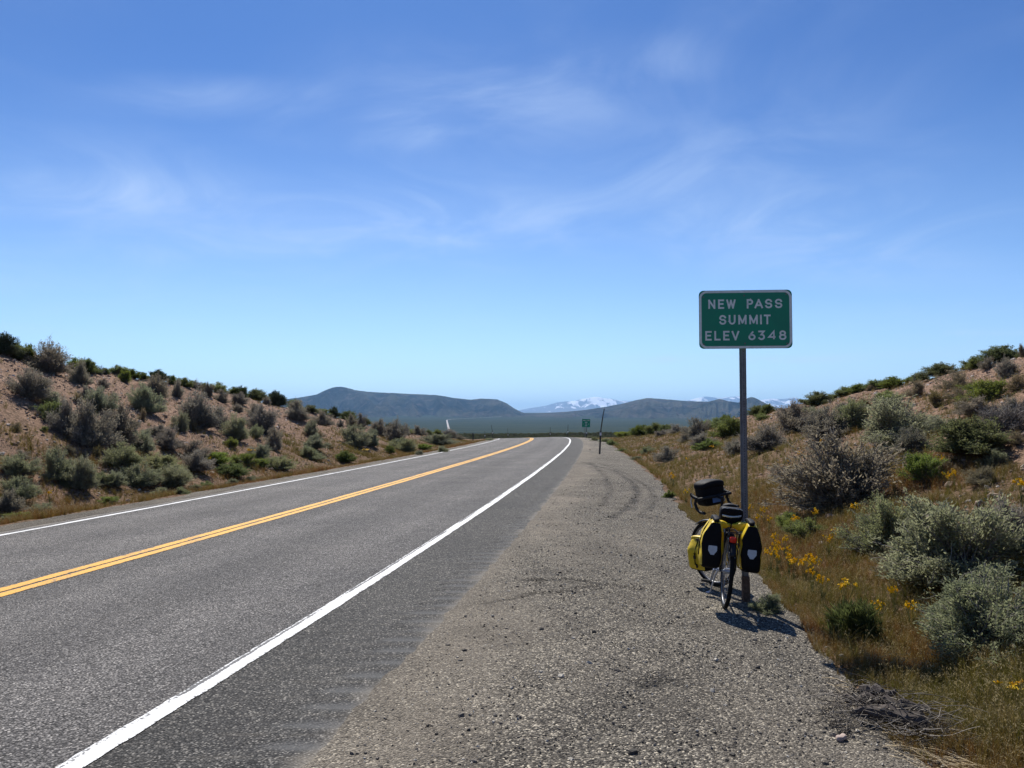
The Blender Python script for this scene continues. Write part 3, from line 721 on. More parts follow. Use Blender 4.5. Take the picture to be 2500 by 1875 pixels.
# U-channel post; dark discs on its face paint the shade of the holes
hat = [(-0.033, .026), (-0.033, .022), (-.018, .022), (-.014, -.004), (.014, -.004), (.018, .022), (.033, .022), (.033, .026), (.0155, .026), (.011, 0.0), (-.011, 0.0), (-.0155, .026)]
mb = MB(); mb.prism(hat, -0.1, s_top - 0.04)
mb.build('post', M_steel, sign)
mb = MB()
z = 0.30
while z < s_bot - 0.02:
    mb.prism([(0.0045 * math.cos(R(60 * k)), z + 0.0045 * math.sin(R(60 * k))) for k in range(6)], 0.0, 0.0006, lambda x, y, q: (x, -0.004 - q, y)); z += 0.0254
mb.build('hole_discs', M_hole_shade, sign)
mb = MB(); mb.tube([(0, .011, -0.1), (0, .011, 0.235), (0.002, .011, 0.25)], [.048, .045, .040], 4); mb.M = Matrix()
mb.build('anchor_sleeve', M_rust, sign)

# the small green sign at the bend
b = at_depth(1428.4, 1071, 97); b.z = float(TXY(b.x, b.y))
fs = empty('road_sign', b)
tag(fs, 'small green road sign with rows of lettering on one post at the bend', 'road sign')
k_ = 97 / F_PX; z0 = at_depth(1431, 1042.8, 97).z - b.z; z1 = at_depth(1431, 1023.2, 97).z - b.z; xc_ = (1431 - 1428.4) * k_
mb = MB(); mb.M = Matrix.Translation((xc_, -0.05, (z0 + z1) / 2)) @ Matrix.Rotation(R(2), 4, 'Y'); mb.prism(rrect(19.6 * k_, z1 - z0, 0.05), -0.002, 0.002, lambda x, y, z: (x, -z, y)); pf = mb.build('panel', M_green, fs)
hgt = z1 - z0
for row, segs in enumerate((((-.40, -.12), (-.06, -.02), (.08, .14), (.2, .42)), ((-.16, .16),), ((-.32, -.27), (-.10, .13), (.30, .36)), ((-.12, .14),))):
    for a, c in segs:
        mb = MB(); mb.M = Matrix.Translation((xc_, -0.05, (z0 + z1) / 2)) @ Matrix.Rotation(R(2), 4, 'Y')
        mb.box(((a + c) / 2 * 19 * k_, -0.0035, hgt * (0.33 - 0.22 * row)), ((c - a) * 19 * k_, 0.002, 0.055)); mb.build('lettering', M_legend, pf)
mb = MB(); mb.tube([(0, 0, -0.1), (0, 0, z1 - .1)], 0.03, 6); mb.build('post', M_steel, fs)

def snow_pole(px, py, tx, ty, Y, label, ext=True, mid=None, parts=True):
    """a roadside marker: stout lower post, white reflector, thin rod above; base pixel, tip pixel, depth"""
    b = at_depth(px, py, Y); zg = float(TXY(b.x, b.y)); b.z = zg
    tip = at_depth(tx, ty, Y) - b
    o = tag(empty('snow_pole' if ext else 'marker_post', b), label, 'marker post', 'snow poles along the road' if ext else None)
    f = 0.50 if ext else 1.0
    j = Vector((tip.x * f * (0.55 if ext else 1), 0, tip.z * f))
    r = 0.045 if ext else 0.065
    mb = MB(); mb.tube([(0, 0, -0.2), tuple(j * 0.78)], [r, r * 0.95], 8); mb.tube([tuple(j * 0.78), tuple(j)], [r * 0.95, r * 0.9], 8); mb.build('post', M_pole, o)
    if ext:
        mb = MB(); mb.tube([tuple(j * 0.99), tuple(j * 1.06), tuple(j + (tip - j) * 0.5 + Vector((-.012, 0, 0))), tuple(tip)], [r * 1.12, 0.026, 0.024, 0.02], 8); mb.build('rod', M_pole, o)
        mb = MB(); mb.M = Matrix.Translation(j * 0.885); mb.tube([(0, 0, -0.075), (0, 0, 0.075)], r * 1.06, 10); mb.build('reflector', M_reflect, o)
    return o
snow_pole(1463.4, 1110, 1475.4, 997.6, 43.6, 'nearest black snow pole, leaning right, with white reflector on the gravel')
snow_pole(1431.7, 1073.3, 1433, 1041, 92, 'dark marker pole standing just right of the small green sign post', mid=.5)
snow_pole(1386.2, 1066.5, 1387, 1037, 112, 'thin snow pole at the crest where the right white line bends away')
snow_pole(1343, 1065.5, 1344, 1043.2, 130, 'faint snow pole beyond the crest, left of the bending white line')
snow_pole(1240.5, 1062, 1239.3, 1045.5, 152, 'faint thin snow pole beyond the crest, over the left lane')
snow_pole(1203.5, 1072.5, 1199.5, 1037.6, 96, 'tall snow pole leaning left beside the left white line at the crest')
snow_pole(1184, 1070, 1183.5, 1052, 105, 'faint pale marker pole behind the sagebrush, left of the tall leaning pole')
snow_pole(1154.7, 1071.5, 1155, 1056.6, 95, 'short stout dark marker post at the end of the left bank', ext=False)

# ------------------------------------------------------------------ the loaded touring bicycle, leaning on the sign post
M_rubber = plain('tyre_rubber', (0.012, 0.012, 0.012), 0.85, 0, 0.2, 0.15)
M_rim = plain('rim_alloy', (0.16, 0.16, 0.165), 0.4, 0.6)
M_spoke = plain('spoke_steel', (0.6, 0.6, 0.62), 0.3, 0.9)
M_frame = plain('frame_paint', (0.015, 0.022, 0.045), 0.35, 0, 0.1, 0.5)
M_blackm = plain('black_metal', (0.018, 0.018, 0.02), 0.45, 0.2)
M_tape = plain('bar_tape', (0.014, 0.014, 0.015), 0.7)
M_silver = plain('bright_alloy', (0.46, 0.50, 0.58), 0.35, 0.7)
M_bluem = plain('anodised_blue', (0.10, 0.20, 0.45), 0.4, 0.3)
M_nylon = plain('black_pannier_fabric', (0.0045, 0.0047, 0.006), 0.7, 0, 0.25, 0.18, 60)
M_yell = plain('yellow_pannier_fabric', (0.66, 0.47, 0.012), 0.45, 0, 0.12, 0.4, 10)
M_red = plain('red_lens', (0.75, 0.03, 0.015), 0.25)
M_patch = plain('silver_reflector_patch', (0.55, 0.60, 0.62), 0.4)
RW = 0.34
contact = cast(1767.5, 1485)
BM = Matrix.Translation(contact) @ Matrix.Rotation(R(90 - 7.5), 4, 'Z') @ Matrix.Rotation(R(5.5), 4, 'X')
bike = empty('bicycle'); bike.matrix_world = BM
tag(bike, 'touring bicycle loaded with yellow and black bags, leaning on the sign post', 'bicycle')
AX = Vector((-math.cos(R(72)), 0, math.sin(R(72)))); AP = Vector((1.003, 0, RW))
STEER = Matrix.Translation(AP) @ Matrix.Rotation(R(38), 4, AX) @ Matrix.Translation(-AP)
def ring(mb, c, r, tr, n=40, m=8, sy=1.0):
    vs, fs = [], []
    for i in range(n):
        a = 2 * math.pi * i / n
        for k in range(m):
            q = 2 * math.pi * k / m; rr2 = r + tr * math.cos(q)
            vs.append((c[0] + rr2 * math.cos(a), c[1] + tr * sy * math.sin(q), c[2] + rr2 * math.sin(a)))
    for i in range(n):
        for k in range(m):
            fs.append((i * m + k, i * m + (k + 1) % m, ((i + 1) % n) * m + (k + 1) % m, ((i + 1) % n) * m + k))
    mb.add(vs, fs)
def wheel(name, c, Mx):
    w_ = MB(); w_.M = Mx; w_.tube([(c[0], -0.05, c[2]), (c[0], -0.032, c[2]), (c[0], -0.031, c[2]), (c[0], .031, c[2]), (c[0], .032, c[2]), (c[0], .05, c[2])], [.012, .012, .027, .027, .012, .012], 10)
    w_ = w_.build(name, M_silver, bike, True)
    m_ = MB(); m_.M = Mx; ring(m_, c, RW - 0.019, 0.019, 48, 10); m_.build('tyre', M_rubber, w_, True)
    m_ = MB(); m_.M = Mx; ring(m_, c, RW - 0.043, 0.010, 48, 8, 1.15); m_.build('rim', M_rim, w_, True)
    m_ = MB(); m_.M = Mx
    for k in range(32):
        a = 2 * math.pi * k / 32; b_ = a + (0.5 if k % 4 < 2 else -0.5); sy = 0.028 if k % 2 else -0.028
        m_.tube([(c[0] + .022 * math.cos(b_), sy, c[2] + .022 * math.sin(b_)), (c[0] + (RW - .05) * math.cos(a), sy * .1, c[2] + (RW - .05) * math.sin(a))], 0.0011, 4, False)
    m_.build('spokes', M_spoke, w_)
    return w_
rw = wheel('rear_wheel', (0, 0, RW), Matrix()); fw = wheel('front_wheel', (1.048, 0, RW), STEER)
fr = MB()
BB = (0.44, 0, 0.275); ST = (0.288, 0, 0.74); HT0 = (0.886, 0, .70); HT1 = (.842, 0, .838)
for a, b_, r in ((BB, ST, .015), (ST, (.848, 0, .82), .015), (BB, (.880, 0, .72), .018), (HT0, HT1, .019)): fr.tube([a, b_], r, 10)
for s in (-1, 1):
    fr.tube([(BB[0], s * .03, BB[2]), (.2, s * .045, .30), (0, s * .062, RW)], .009, 8); fr.tube([(ST[0] - .01, s * .016, ST[2] - .02), (0.03, s * .06, RW + .03), (0, s * .062, RW)], .008, 8)
fr.build('frame', M_frame, bike, True)
fk = MB(); fk.M = STEER
fk.tube([(.890, 0, .69), (.886, 0, .705)], .022, 8)
for s in (-1, 1): fk.tube([(.893, s * .03, .685), (.93, s * .052, .56), (1.0, s * .055, .41), (1.048, s * .055, RW)], [.013, .012, .010, .008], 8)
fk.box((.891, 0, .69), (.04, .085, .03)); fk.build('fork', M_frame, bike, True)
def mudguard(c, a0, a1, Mx, name):
    m_ = MB(); m_.M = Mx; vs, fs = [], []; n = 22
    for i in range(n + 1):
        a = R(a0 + (a1 - a0) * i / n)
        for y, r in ((-.028, RW + .008), (-.02, RW + .018), (0, RW + .022), (.02, RW + .018), (.028, RW + .008)):
            vs.append((c[0] + r * math.cos(a), y, c[2] + r * math.sin(a)))
    for i in range(n):
        for k in range(4): fs.append((i * 5 + k, i * 5 + k + 1, i * 5 + k + 6, i * 5 + k + 5))
    m_.add(vs, fs); o = m_.build(name, M_blackm, bike, True); mod = o.modifiers.new('thickness', 'SOLIDIFY'); mod.thickness = .0015
mudguard((0, 0, RW), 25, 150, Matrix(), 'mudguard'); mudguard((1.048, 0, RW), 55, 190, STEER, 'mudguard')
m_ = MB(); m_.M = STEER                     # drop handlebar
bc = Vector((.895, 0, .955)); half = [(0, 0, 0), (0, .10, .004), (-.0, .185, .002), (.03, .205, 0), (.075, .212, -.008), (.093, .215, -.05), (.072, .219, -.105), (.02, .222, -.135), (-.05, .224, -.138)]
for s in (-1, 1): m_.tube([tuple(bc + Vector((x, s * y, z))) for x, y, z in half], .0155, 8)
hb_ = m_.build('handlebar', M_tape, bike, True)
for s in (-1, 1):
    m_ = MB(); m_.M = STEER; h0 = bc + Vector((.055, s * .211, 0.0))
    m_.tube([tuple(h0), tuple(h0 + Vector((.05, 0, .012))), tuple(h0 + Vector((.085, 0, .032))), tuple(h0 + Vector((.095, 0, .05)))], [.018, .019, .02, .012], 8); hd = m_.build('brake_hood', M_tape, hb_, True)
    m_ = MB(); m_.M = STEER; m_.tube([tuple(h0 + Vector((.085, 0, .01))), tuple(h0 + Vector((.098, s * .006, -.03))), tuple(h0 + Vector((.085, s * .012, -.095)))], [.008, .007, .006], 6); m_.build('brake_lever', M_silver, hb_, True)
m_ = MB(); m_.M = STEER; m_.tube([(.842, 0, .838), (.812, 0, .935)], .015, 8); m_.tube([(.812, 0, .932), (.895, 0, .955)], .016, 8); m_.build('stem', M_blackm, bike, True)
m_ = MB()
for s in (-1, 1):
    p = STEER @ (bc + Vector((.1, s * .208, -.03)))
    m_.tube([tuple(p), (p.x - .04, p.y * .75, p.z - .12), (.86, p.y * .3, .79), (.82, s * .02, .74)], .0025, 5)
m_.build('cables', M_tape, bike)
m_ = MB(); m_.tube([ST, (.252, 0, .885)], .0135, 8); m_.build('seat_post', M_silver, bike, True)
m_ = MB()
def sad(q):
    x = q.x; t = (x + .135) / .27
    return Vector((.235 + x, q.y * (1.0 - .72 * float(sstep(.30, .72, t))), .915 + q.z + .018 * (1 - t) ** 2 - .012 * (q.y / .075) ** 2))
m_.blob((.135, .075, .022), 3.2, 7, sad); m_.build('saddle', M_tape, bike, True)
rk = MB()                                    # rear and front racks
for s in (-1, 1):
    rk.tube([(.16, s * .05, .71), (-.20, s * .055, .71)], .005, 6); rk.tube([(0, s * .07, RW), (-.1, s * .07, .70)], .005, 6); rk.tube([(0, s * .07, RW), (.06, s * .065, .70)], .005, 6)
    rk.tube([(.10, s * .07, .60), (-.16, s * .07, .60)], .004, 6)
for x in (.14, .02, -.1, -.2): rk.tube([(x, -.055, .71), (x, .055, .71)], .0045, 6)
rk.build('rear_rack', M_blackm, bike, True)
rk = MB(); rk.M = STEER
for s in (-1, 1): rk.tube([(1.048, s * .07, RW + .02), (.96, s * .075, .53), (1.12, s * .075, .53), (1.048, s * .07, RW + .02)], .005, 6); rk.tube([(.97, s * .075, .52), (.945, s * .05, .52)], .005, 6)
rk.build('front_rack', M_blackm, bike, True)
m_ = MB(); m_.M = Matrix.Translation((-.215, 0, .655)); m_.blob((.014, .030, .026), 4, 4); m_.build('tail_light', M_red, bike, True)
m_ = MB(); m_.tube([(.40, .035, .27), (.42, .055, .22), (.45, .085, .055)], [.010, .009, .008], 8); m_.tube([(.45, .085, .058), (.458, .095, .045), (.47, .12, .042)], [.010, .012, .009], 6); m_.build('kickstand', M_silver, bike, True)
cr = MB()
cr.tube([(BB[0], -.07, BB[2]), (BB[0], .07, BB[2])], .017, 10); cr.tube([(BB[0], .068, BB[2]), (BB[0] + .10, .078, BB[2] - .135)], [.014, .011], 6); cr.tube([(BB[0], -.068, BB[2]), (BB[0] - .10, -.078, BB[2] + .135)], [.014, .011], 6)
crk = cr.build('crankset', M_silver, bike, True)
m_ = MB(); ring(m_, (BB[0], -.048, BB[2]), .085, .006, 30, 6, .4); m_.build('chainring', M_blackm, crk, True)
for x, y, z in ((BB[0] + .10, .128, BB[2] - .135), (BB[0] - .10, -.128, BB[2] + .135)):
    m_ = MB(); m_.box((x, y, z), (.06, .085, .02)); m_.build('pedal', M_blackm, bike)
m_ = MB(); m_.tube([(0, -.048, RW + .035), (BB[0], -.048, BB[2] + .086)], .0035, 5); m_.tube([(0, -.048, RW - .035), (.03, -.048, RW - .11), (.06, -.048, RW - .12), (BB[0], -.048, BB[2] - .086)], .0035, 5); m_.tube([(.0, -.05, RW - .03), (.035, -.055, RW - .13)], .008, 6); m_.build('chain', M_blackm, bike)
m_ = MB()
for r_, y in ((.05, -.036), (.042, -.040), (.034, -.044), (.026, -.047)): m_.tube([(0, y - .001, RW), (0, y + .001, RW)], r_, 18)
m_.build('cassette', M_silver, rw, True)

# --- bags hung on it, each a thing of its own
def pannier(M4, L_, D_, H_, side, label, name='pannier', marks=False):
    """x along the bike, y outwards by side, z up from its floor"""
    o = empty(name); o.matrix_world = M4; tag(o, label, 'pannier', 'panniers on the bicycle')
    nx_ = rng.normal(size=4)
    def f(q):
        t = (q.z + H_ / 2) / H_
        k = 1 - .48 * float(sstep(.66, 1.0, t)); bul = 1 + .10 * math.sin(math.pi * min(1, t / .8))
        x = q.x * (1 + .03 * (1 - t)) + .006 * float(fbm(q.z * 14 + nx_[0] * 9, q.y * 14, 3, 2))
        y = side * D_ / 2 + q.y * k * bul + .020 * float(fbm(q.x * 13, q.z * 9 + nx_[1] * 9, 5, 4)) - side * .018 * float(sstep(.6, 1, t))
        return Vector((x, y, H_ * t))
    b1 = MB(); b1.blob((L_ / 2, D_ / 2, H_ / 2), 7, 12, f, keep=lambda ax, sg: ax == 1 or (ax == 2 and sg > 0)); body = b1.build('outer_shell', M_yell, o, True)
    for e in (-1, 1):
        b2 = MB(); b2.blob((L_ / 2, D_ / 2, H_ / 2), 7, 12, f, keep=lambda ax, sg: ax == 0 and sg == e); b2.build('gusset', M_nylon, o, True)
    b2 = MB(); b2.blob((L_ / 2, D_ / 2, H_ / 2), 7, 12, f, keep=lambda ax, sg: ax == 2 and sg < 0); b2.build('floor', M_nylon, o, True)
    r_ = MB(); zt = H_ + .004; yt = side * (D_ / 2 - .018)
    r_.blob((L_ / 2 + .006, .030, .024), 3.5, 5, lambda q: Vector((q.x, q.y + yt, q.z + zt + .006 * math.cos(q.x * 13)))); r_.build('roll_top', M_nylon if not marks else M_yell, o, True)
    st = MB()
    yo = side * (D_ * 1.06 + .006); st.tube([(-.0, yt + side * .02, zt + .024), (0, yt + side * .036, zt - .01), (0, side * D_ * .90, H_ * .78), (0, yo, H_ * .5), (0, yo, H_ * .22)], .006, 5); st.build('strap', M_nylon, o)
    for bp, bd_ in (((0, yo, H_ * .47), (.026, .012, .034)), ((0, yt + side * .036, zt - .004), (.05, .012, .022))): MB().box(bp, bd_).build('buckle', M_blackm, o)
    for s in (-1, 1):
        p = MB(); xg = s * (L_ / 2 + .003)
        xr = max(abs(f(Vector((s * L_ / 2, 0, z_))).x) for z_ in (-.04, 0, .04)) + .002
        sh_ = [(a * 1.45, c * 1.45) for a, c in [(-.024, .026), (.024, .026), (.027, .018), (.027, -.004), (.010, -.030), (-.010, -.030), (-.027, -.004), (-.027, .018)]]
        p.prism([(a, c) for a, c in sh_], 0, .0025, lambda x, y, z: (s * (xr + z), side * D_ / 2 + x, H_ * .40 + y)); p.build('reflector', M_patch, o)
    if marks:                               # the maker's dark print on the yellow side: a small word and a patch
        p = MB(); q = f(Vector((.02, side * D_ / 2, H_ * .05)))
        for k in range(6): p.box((-.045 + k * .013, q.y + side * .003, H_ * .57), (.009, .002, .012))
        p.build('print', M_nylon, o)
        p = MB(); p.prism([(.018 * math.cos(R(36 * k)) * (1 if k % 2 else .8), .026 * math.sin(R(36 * k)) * (1 if k % 3 else .85)) for k in range(10)], 0, .002, lambda x, y, z: (x - .01, side * (D_ * 1.0 + .002 + z), H_ * .18 + y)); p.build('print', M_nylon, o)
    return o
Tm = Matrix.Translation
pannier(BM @ Tm((-.06, .085, .375)), .32, .175, .435, 1, 'left rear yellow pannier with black end panel and white reflector patch')
pannier(BM @ Tm((-.06, -.085, .375)), .32, .175, .435, -1, 'right rear pannier, black end panel in front of the sign post')
pannier(BM @ STEER @ Tm((1.045, .088, .205)), .26, .145, .315, 1, 'smaller yellow front left pannier turned with the front wheel', marks=True)
pannier(BM @ STEER @ Tm((1.045, -.088, .205)), .26, .145, .315, -1, 'front right pannier mostly hidden behind the rear wheel and bags')
hbM = BM @ STEER @ Tm((1.0, 0, .855))
hbg = empty('handlebar_bag'); hbg.matrix_world = hbM; tag(hbg, 'black box shaped bag on the handlebar of the bicycle', 'bag')
m_ = MB(); m_.blob((.090, .145, .105), 6, 8, lambda q: Vector((q.x * (1 - .10 * (.5 - q.z / .19)), q.y * (1 - .12 * (.5 - q.z / .19)), q.z + .105))); m_.build('body', M_nylon, hbg, True)
m_ = MB(); m_.blob((.098, .153, .040), 4, 8, lambda q: Vector((q.x, q.y, q.z + .205 + .020 * (1 - (q.y / .153) ** 2)))); m_.build('lid', M_nylon, hbg, True)
m_ = MB(); m_.box((-.094, 0, .06), (.006, .10, .05)); m_.box((-.088, -.06, .09), (.02, .05, .03)); m_.build('mount', M_bluem, hbg)
sbM = BM @ Tm((.085, 0, .755))
sbg = empty('saddle_bag'); sbg.matrix_world = sbM; tag(sbg, 'black saddle bag with a curved white reflective stripe under the saddle', 'bag')
def sbf(q):
    t = (q.z + .085) / .17
    return Vector((q.x * (.72 + .3 * t), q.y * (.80 + .2 * float(sstep(0, .6, t))), q.z + .085 - .004 * math.cos(q.y * 20)))
m_ = MB(); m_.blob((.085, .105, .085), 4.5, 9, sbf); m_.build('body', M_nylon, sbg, True)
m_ = MB(); vs, fs = [], []
for i in range(13):
    y = -.086 + .172 * i / 12; z0_ = .078 + .012 * (i / 12 - .5) ** 2 * 4 - .010 * (i / 12)
    for dz in (0, .017):
        q = Vector((-.085 * (1 - .30 * (abs(y) / .105) ** 4.5) * (.72 + .3 * (z0_ + dz) / .17) - .003, y, z0_ + dz)); vs.append(tuple(q))
for i in range(12): fs.append((2 * i, 2 * i + 1, 2 * i + 3, 2 * i + 2))
m_.add(vs, fs); st_ = m_.build('stripe', M_patch, sbg, True); md = st_.modifiers.new('thickness', 'SOLIDIFY'); md.thickness = .0015
m_ = MB(); m_.tube([(-.080 + .01 * abs(k) / 4, k * .023, .163 - .003 * abs(k) + .004 * (k % 2)) for k in range(-4, 5)], .0035, 6); m_.build('piping', M_patch, sbg, True)
ybM = BM @ Tm((-.045, 0, .755))
yb = empty('cloth_bundle'); yb.matrix_world = ybM; tag(yb, 'yellow cloth bundle strapped across the rear rack under the saddle bag', 'bundle')
m_ = MB()
def ybf(q):
    t = abs(q.y - .01) / .16; k = .34 + .66 * float(sstep(.05, .55, t)); wr = .006 * float(fbm(q.y * 40, q.x * 30, 3, 2))
    return Vector((q.x * k + wr, q.y, q.z * k + wr + .008))
m_.blob((.055, .15, .042), 4, 10, ybf); m_.build('cloth', M_yell, yb, True)
m_ = MB(); m_.tube([(.03 * math.cos(R(a)), .01, .008 + .022 * math.sin(R(a))) for a in range(0, 360, 30)], .006, 5, closed=True); m_.build('strap', M_nylon, yb, True)
# ------------------------------------------------------------------ vegetation: plant shapes
def leaf_mat(name, a, b, dead=(0.17, 0.14, 0.11), rough=0.75, trans=0.52, tipc=None):
    m = Mat(name)
    v = m.attr('var'); r = m.rand()
    c = m.mix(v, a, b)
    c = m.mix(m.rng(v, 0.90, 0.94), c, dead)
    hs = m.n('ShaderNodeHueSaturation'); m.l(c, hs.inputs['Color'])
    m.l(m.rng(r, 0, 1, 0.482, 0.512), hs.inputs['Hue']); m.l(m.rng(m.math('FRACT', m.math('MULTIPLY', r, 7.3)), 0, 1, 0.75, 1.15), hs.inputs['Saturation'])
    m.l(m.rng(m.math('FRACT', m.math('MULTIPLY', r, 13.7)), 0, 1, 0.82, 1.16), hs.inputs['Value'])
    c = hs.outputs[0]
    m.col(c); m.rough(rough); m.b.inputs['Specular IOR Level'].default_value = 0.2
    t = m.n('ShaderNodeBsdfTranslucent'); m.l(c, t.inputs[0]); mx = m.n('ShaderNodeMixShader'); mx.inputs[0].default_value = trans
    o = m.t.nodes['Material Output']; m.l(m.b.outputs[0], mx.inputs[1]); m.l(t.outputs[0], mx.inputs[2]); m.l(mx.outputs[0], o.inputs[0])
    return m.m
def wood_mat(name, a, b):
    m = Mat(name); v = m.attr('var'); c = m.mix(v, a, b); m.col(c); m.rough(0.9); return m.m
ML = {
    'G': leaf_mat('grey_sage_leaf', (0.190, 0.170, 0.125), (0.350, 0.315, 0.230), (0.24, 0.20, 0.16)),
    'S': leaf_mat('silver_sage_leaf', (0.190, 0.212, 0.105), (0.355, 0.370, 0.205), (0.26, 0.22, 0.17)),
    'Y': leaf_mat('rabbitbrush_leaf', (0.130, 0.180, 0.040), (0.270, 0.310, 0.075), (0.21, 0.17, 0.09)),
    'D': leaf_mat('green_brush_leaf', (0.085, 0.115, 0.030), (0.195, 0.225, 0.062), (0.13, 0.10, 0.05)),
    'J': leaf_mat('juniper_leaf', (0.048, 0.072, 0.030), (0.110, 0.145, 0.058), (0.09, 0.075, 0.05), trans=0.2),
    'O': leaf_mat('dry_brush_leaf', (0.170, 0.140, 0.060), (0.280, 0.230, 0.115), (0.22, 0.16, 0.10)),
    'W': leaf_mat('dead_brush_leaf', (0.10, 0.09, 0.075), (0.16, 0.145, 0.125), (0.2, 0.17, 0.14)),
    'P': leaf_mat('pale_seed_leaf', (0.16, 0.165, 0.105), (0.30, 0.275, 0.175), (0.30, 0.27, 0.20)),
    'U': leaf_mat('rush_leaf', (0.055, 0.080, 0.014), (0.130, 0.140, 0.030), (0.26, 0.19, 0.08)),
}
MWD = wood_mat('grey_sage_wood', (0.11, 0.095, 0.085), (0.30, 0.275, 0.25))
MWJ = wood_mat('dark_bark', (0.05, 0.04, 0.032), (0.13, 0.10, 0.08))
def tubes_np(P, r0, r1, rs):
    """3-sided twigs along P (n, k, 3)"""
    n, k, _ = P.shape
    d = np.diff(P, axis=1); d = np.concatenate([d, d[:, -1:]], 1); d /= np.linalg.norm(d, axis=2, keepdims=True) + 1e-9
    ref = rs.normal(size=(n, 1, 3)); a = np.cross(d, ref); a /= np.linalg.norm(a, axis=2, keepdims=True) + 1e-9; b = np.cross(d, a)
    t = np.linspace(0, 1, k)[None, :, None]; rad = (r0[:, None, None] * (1 - t) + r1[:, None, None] * t)
    V = np.stack([P + rad * (a * math.cos(q) + b * math.sin(q)) for q in (0, 2.094, 4.189)], 2)
    base = (np.arange(n)[:, None] * k + np.arange(k - 1)[None, :]) * 3
    base = base.ravel(); F = []
    for i in range(3):
        j = (i + 1) % 3; F.append(np.stack([base + i, base + j, base + 3 + j, base + 3 + i], 1))
    return V.reshape(-1, 3), np.concatenate(F)
def leaves_np(c, d, ln, wd, rs):
    n = len(c); b = np.cross(d, rs.normal(size=(n, 3))); b /= np.linalg.norm(b, axis=1, keepdims=True) + 1e-9
    d = d * (ln / 2)[:, None]; b = b * (wd / 2)[:, None]
    V = np.stack([c - d, c + b, c + d, c - b], 1).reshape(-1, 3)
    return V, np.arange(4 * n).reshape(n, 4)
def shrub_meshes(kind, seed):
    """unit shrub: about 1 wide and 0.75 tall; returns (foliage, stems)"""
    rs = np.random.default_rng(seed)
    p = dict(G=(46, 420, 26, .050, .013, .72, .12), S=(46, 440, 46, .036, .011, .70, .11), Y=(36, 380, 36, .050, .013, .75, .10), D=(60, 420, 42, .046, .017, .66, .115),
             J=(64, 420, 60, .042, .018, .78, .105), O=(24, 240, 22, .065, .010, .70, .13), W=(18, 300, 5, .040, .010, .50, .18), P=(40, 330, 30, .04, .013, .8, .12), U=(10, 620, 9, .22, .008, 1.0, .10))[kind]
    nC, nT, nL, ll, lw, H, cs = p
    az = rs.uniform(0, 2 * math.pi, nC); el = np.arcsin(rs.uniform(0.02, 1, nC)); rad = rs.uniform(0.55, 1.10, nC) * np.where(rs.uniform(size=nC) < .2, rs.uniform(.5, .9, nC), 1)
    lob = 1 + (0.34 if kind not in 'JD' else .15) * np.sin(az * 2 + rs.uniform(0, 6)) + 0.16 * np.sin(az * 3 + rs.uniform(0, 6))
    cen = np.stack([np.cos(az) * np.cos(el) * .5 * rad * lob, np.sin(az) * np.cos(el) * .5 * rad * lob, np.sin(el) * H * np.minimum(rad, .98)], 1)
    k = rs.integers(0, nC, nT); tip = cen[k] + rs.normal(size=(nT, 3)) * cs * np.array([1, 1, .7]) * .62
    tip[:, 2] = np.abs(tip[:, 2]) + 0.02
    if kind == 'U': tip[:, :2] *= 0.62; tip[:, 2] = rs.uniform(.35, 1.0, nT) * (1 - .5 * np.clip(np.hypot(tip[:, 0], tip[:, 1]) * 2, 0, 1) ** 2)
    if kind == 'W': tip[:, 2] *= .8
    base = np.stack([rs.normal(size=nT) * .05, rs.normal(size=nT) * .05, np.full(nT, -0.04)], 1)
    if kind in 'U': base[:, :2] = rs.normal(size=(nT, 2)) * .11
    ctl = base * .4 + tip * np.array([.42, .42, .62]) + rs.normal(size=(nT, 3)) * .05
    t = np.linspace(0, 1, 6)[None, :, None]
    P = (1 - t) ** 2 * base[:, None] + 2 * t * (1 - t) * ctl[:, None] + t * t * tip[:, None]
    P[:, 1:] += rs.normal(size=(nT, 5, 3)) * (.028 if kind == 'W' else .012)
    thick = {'W': 1.5, 'U': .55, 'O': .6}.get(kind, 1.0)
    sv, sf = tubes_np(P, rs.uniform(.005, .011, nT) * thick, rs.uniform(.0014, .0026, nT) * thick, rs)
    svar = np.repeat(np.clip(rs.uniform(size=nT) * .8 + .1, 0, 1), 18)
    # side twigs
    m = nT * (4 if kind != 'J' else 2); q = rs.integers(0, nT, m); s = rs.uniform(.35, .95, m)[:, None]
    o = (1 - s) ** 2 * base[q] + 2 * s * (1 - s) * ctl[q] + s * s * tip[q]
    dd = tip[q] - base[q]; dd /= np.linalg.norm(dd, axis=1, keepdims=True); dd = dd + rs.normal(size=(m, 3)) * (.6 if kind != 'U' else .10); dd /= np.linalg.norm(dd, axis=1, keepdims=True)
    e = o + dd * rs.uniform(.06, .18, m)[:, None] * (1.0 if kind != 'U' else .5); mid = (o + e) / 2 + rs.normal(size=(m, 3)) * .012; e[:, 2] = np.maximum(e[:, 2], .01)
    P2 = np.stack([o, mid, e], 1)
    tv, tf = tubes_np(P2, np.full(m, .0026 * thick), np.full(m, .0012), rs)
    V = np.concatenate([sv, tv]); F = np.concatenate([sf, tf + len(sv)])
    var = np.concatenate([svar, np.repeat(rs.uniform(.2, 1, m), 9)])
    stems = mesh_np(kind + '_stems', V, [F], {'var': var})
    # leaves on the outer part of each twig, and on the side twigs
    n = nT * nL
    q = rs.integers(0, nT, n); s = (1 - rs.uniform(0, 1, n) ** (1.6 if kind != 'U' else .9) * (.42 if kind != 'U' else .9))[:, None]
    c = (1 - s) ** 2 * base[q] + 2 * s * (1 - s) * ctl[q] + s * s * tip[q]
    c = c + rs.normal(size=(n, 3)) * (.012 if kind == 'U' else .024 if kind not in 'JD' else .030)
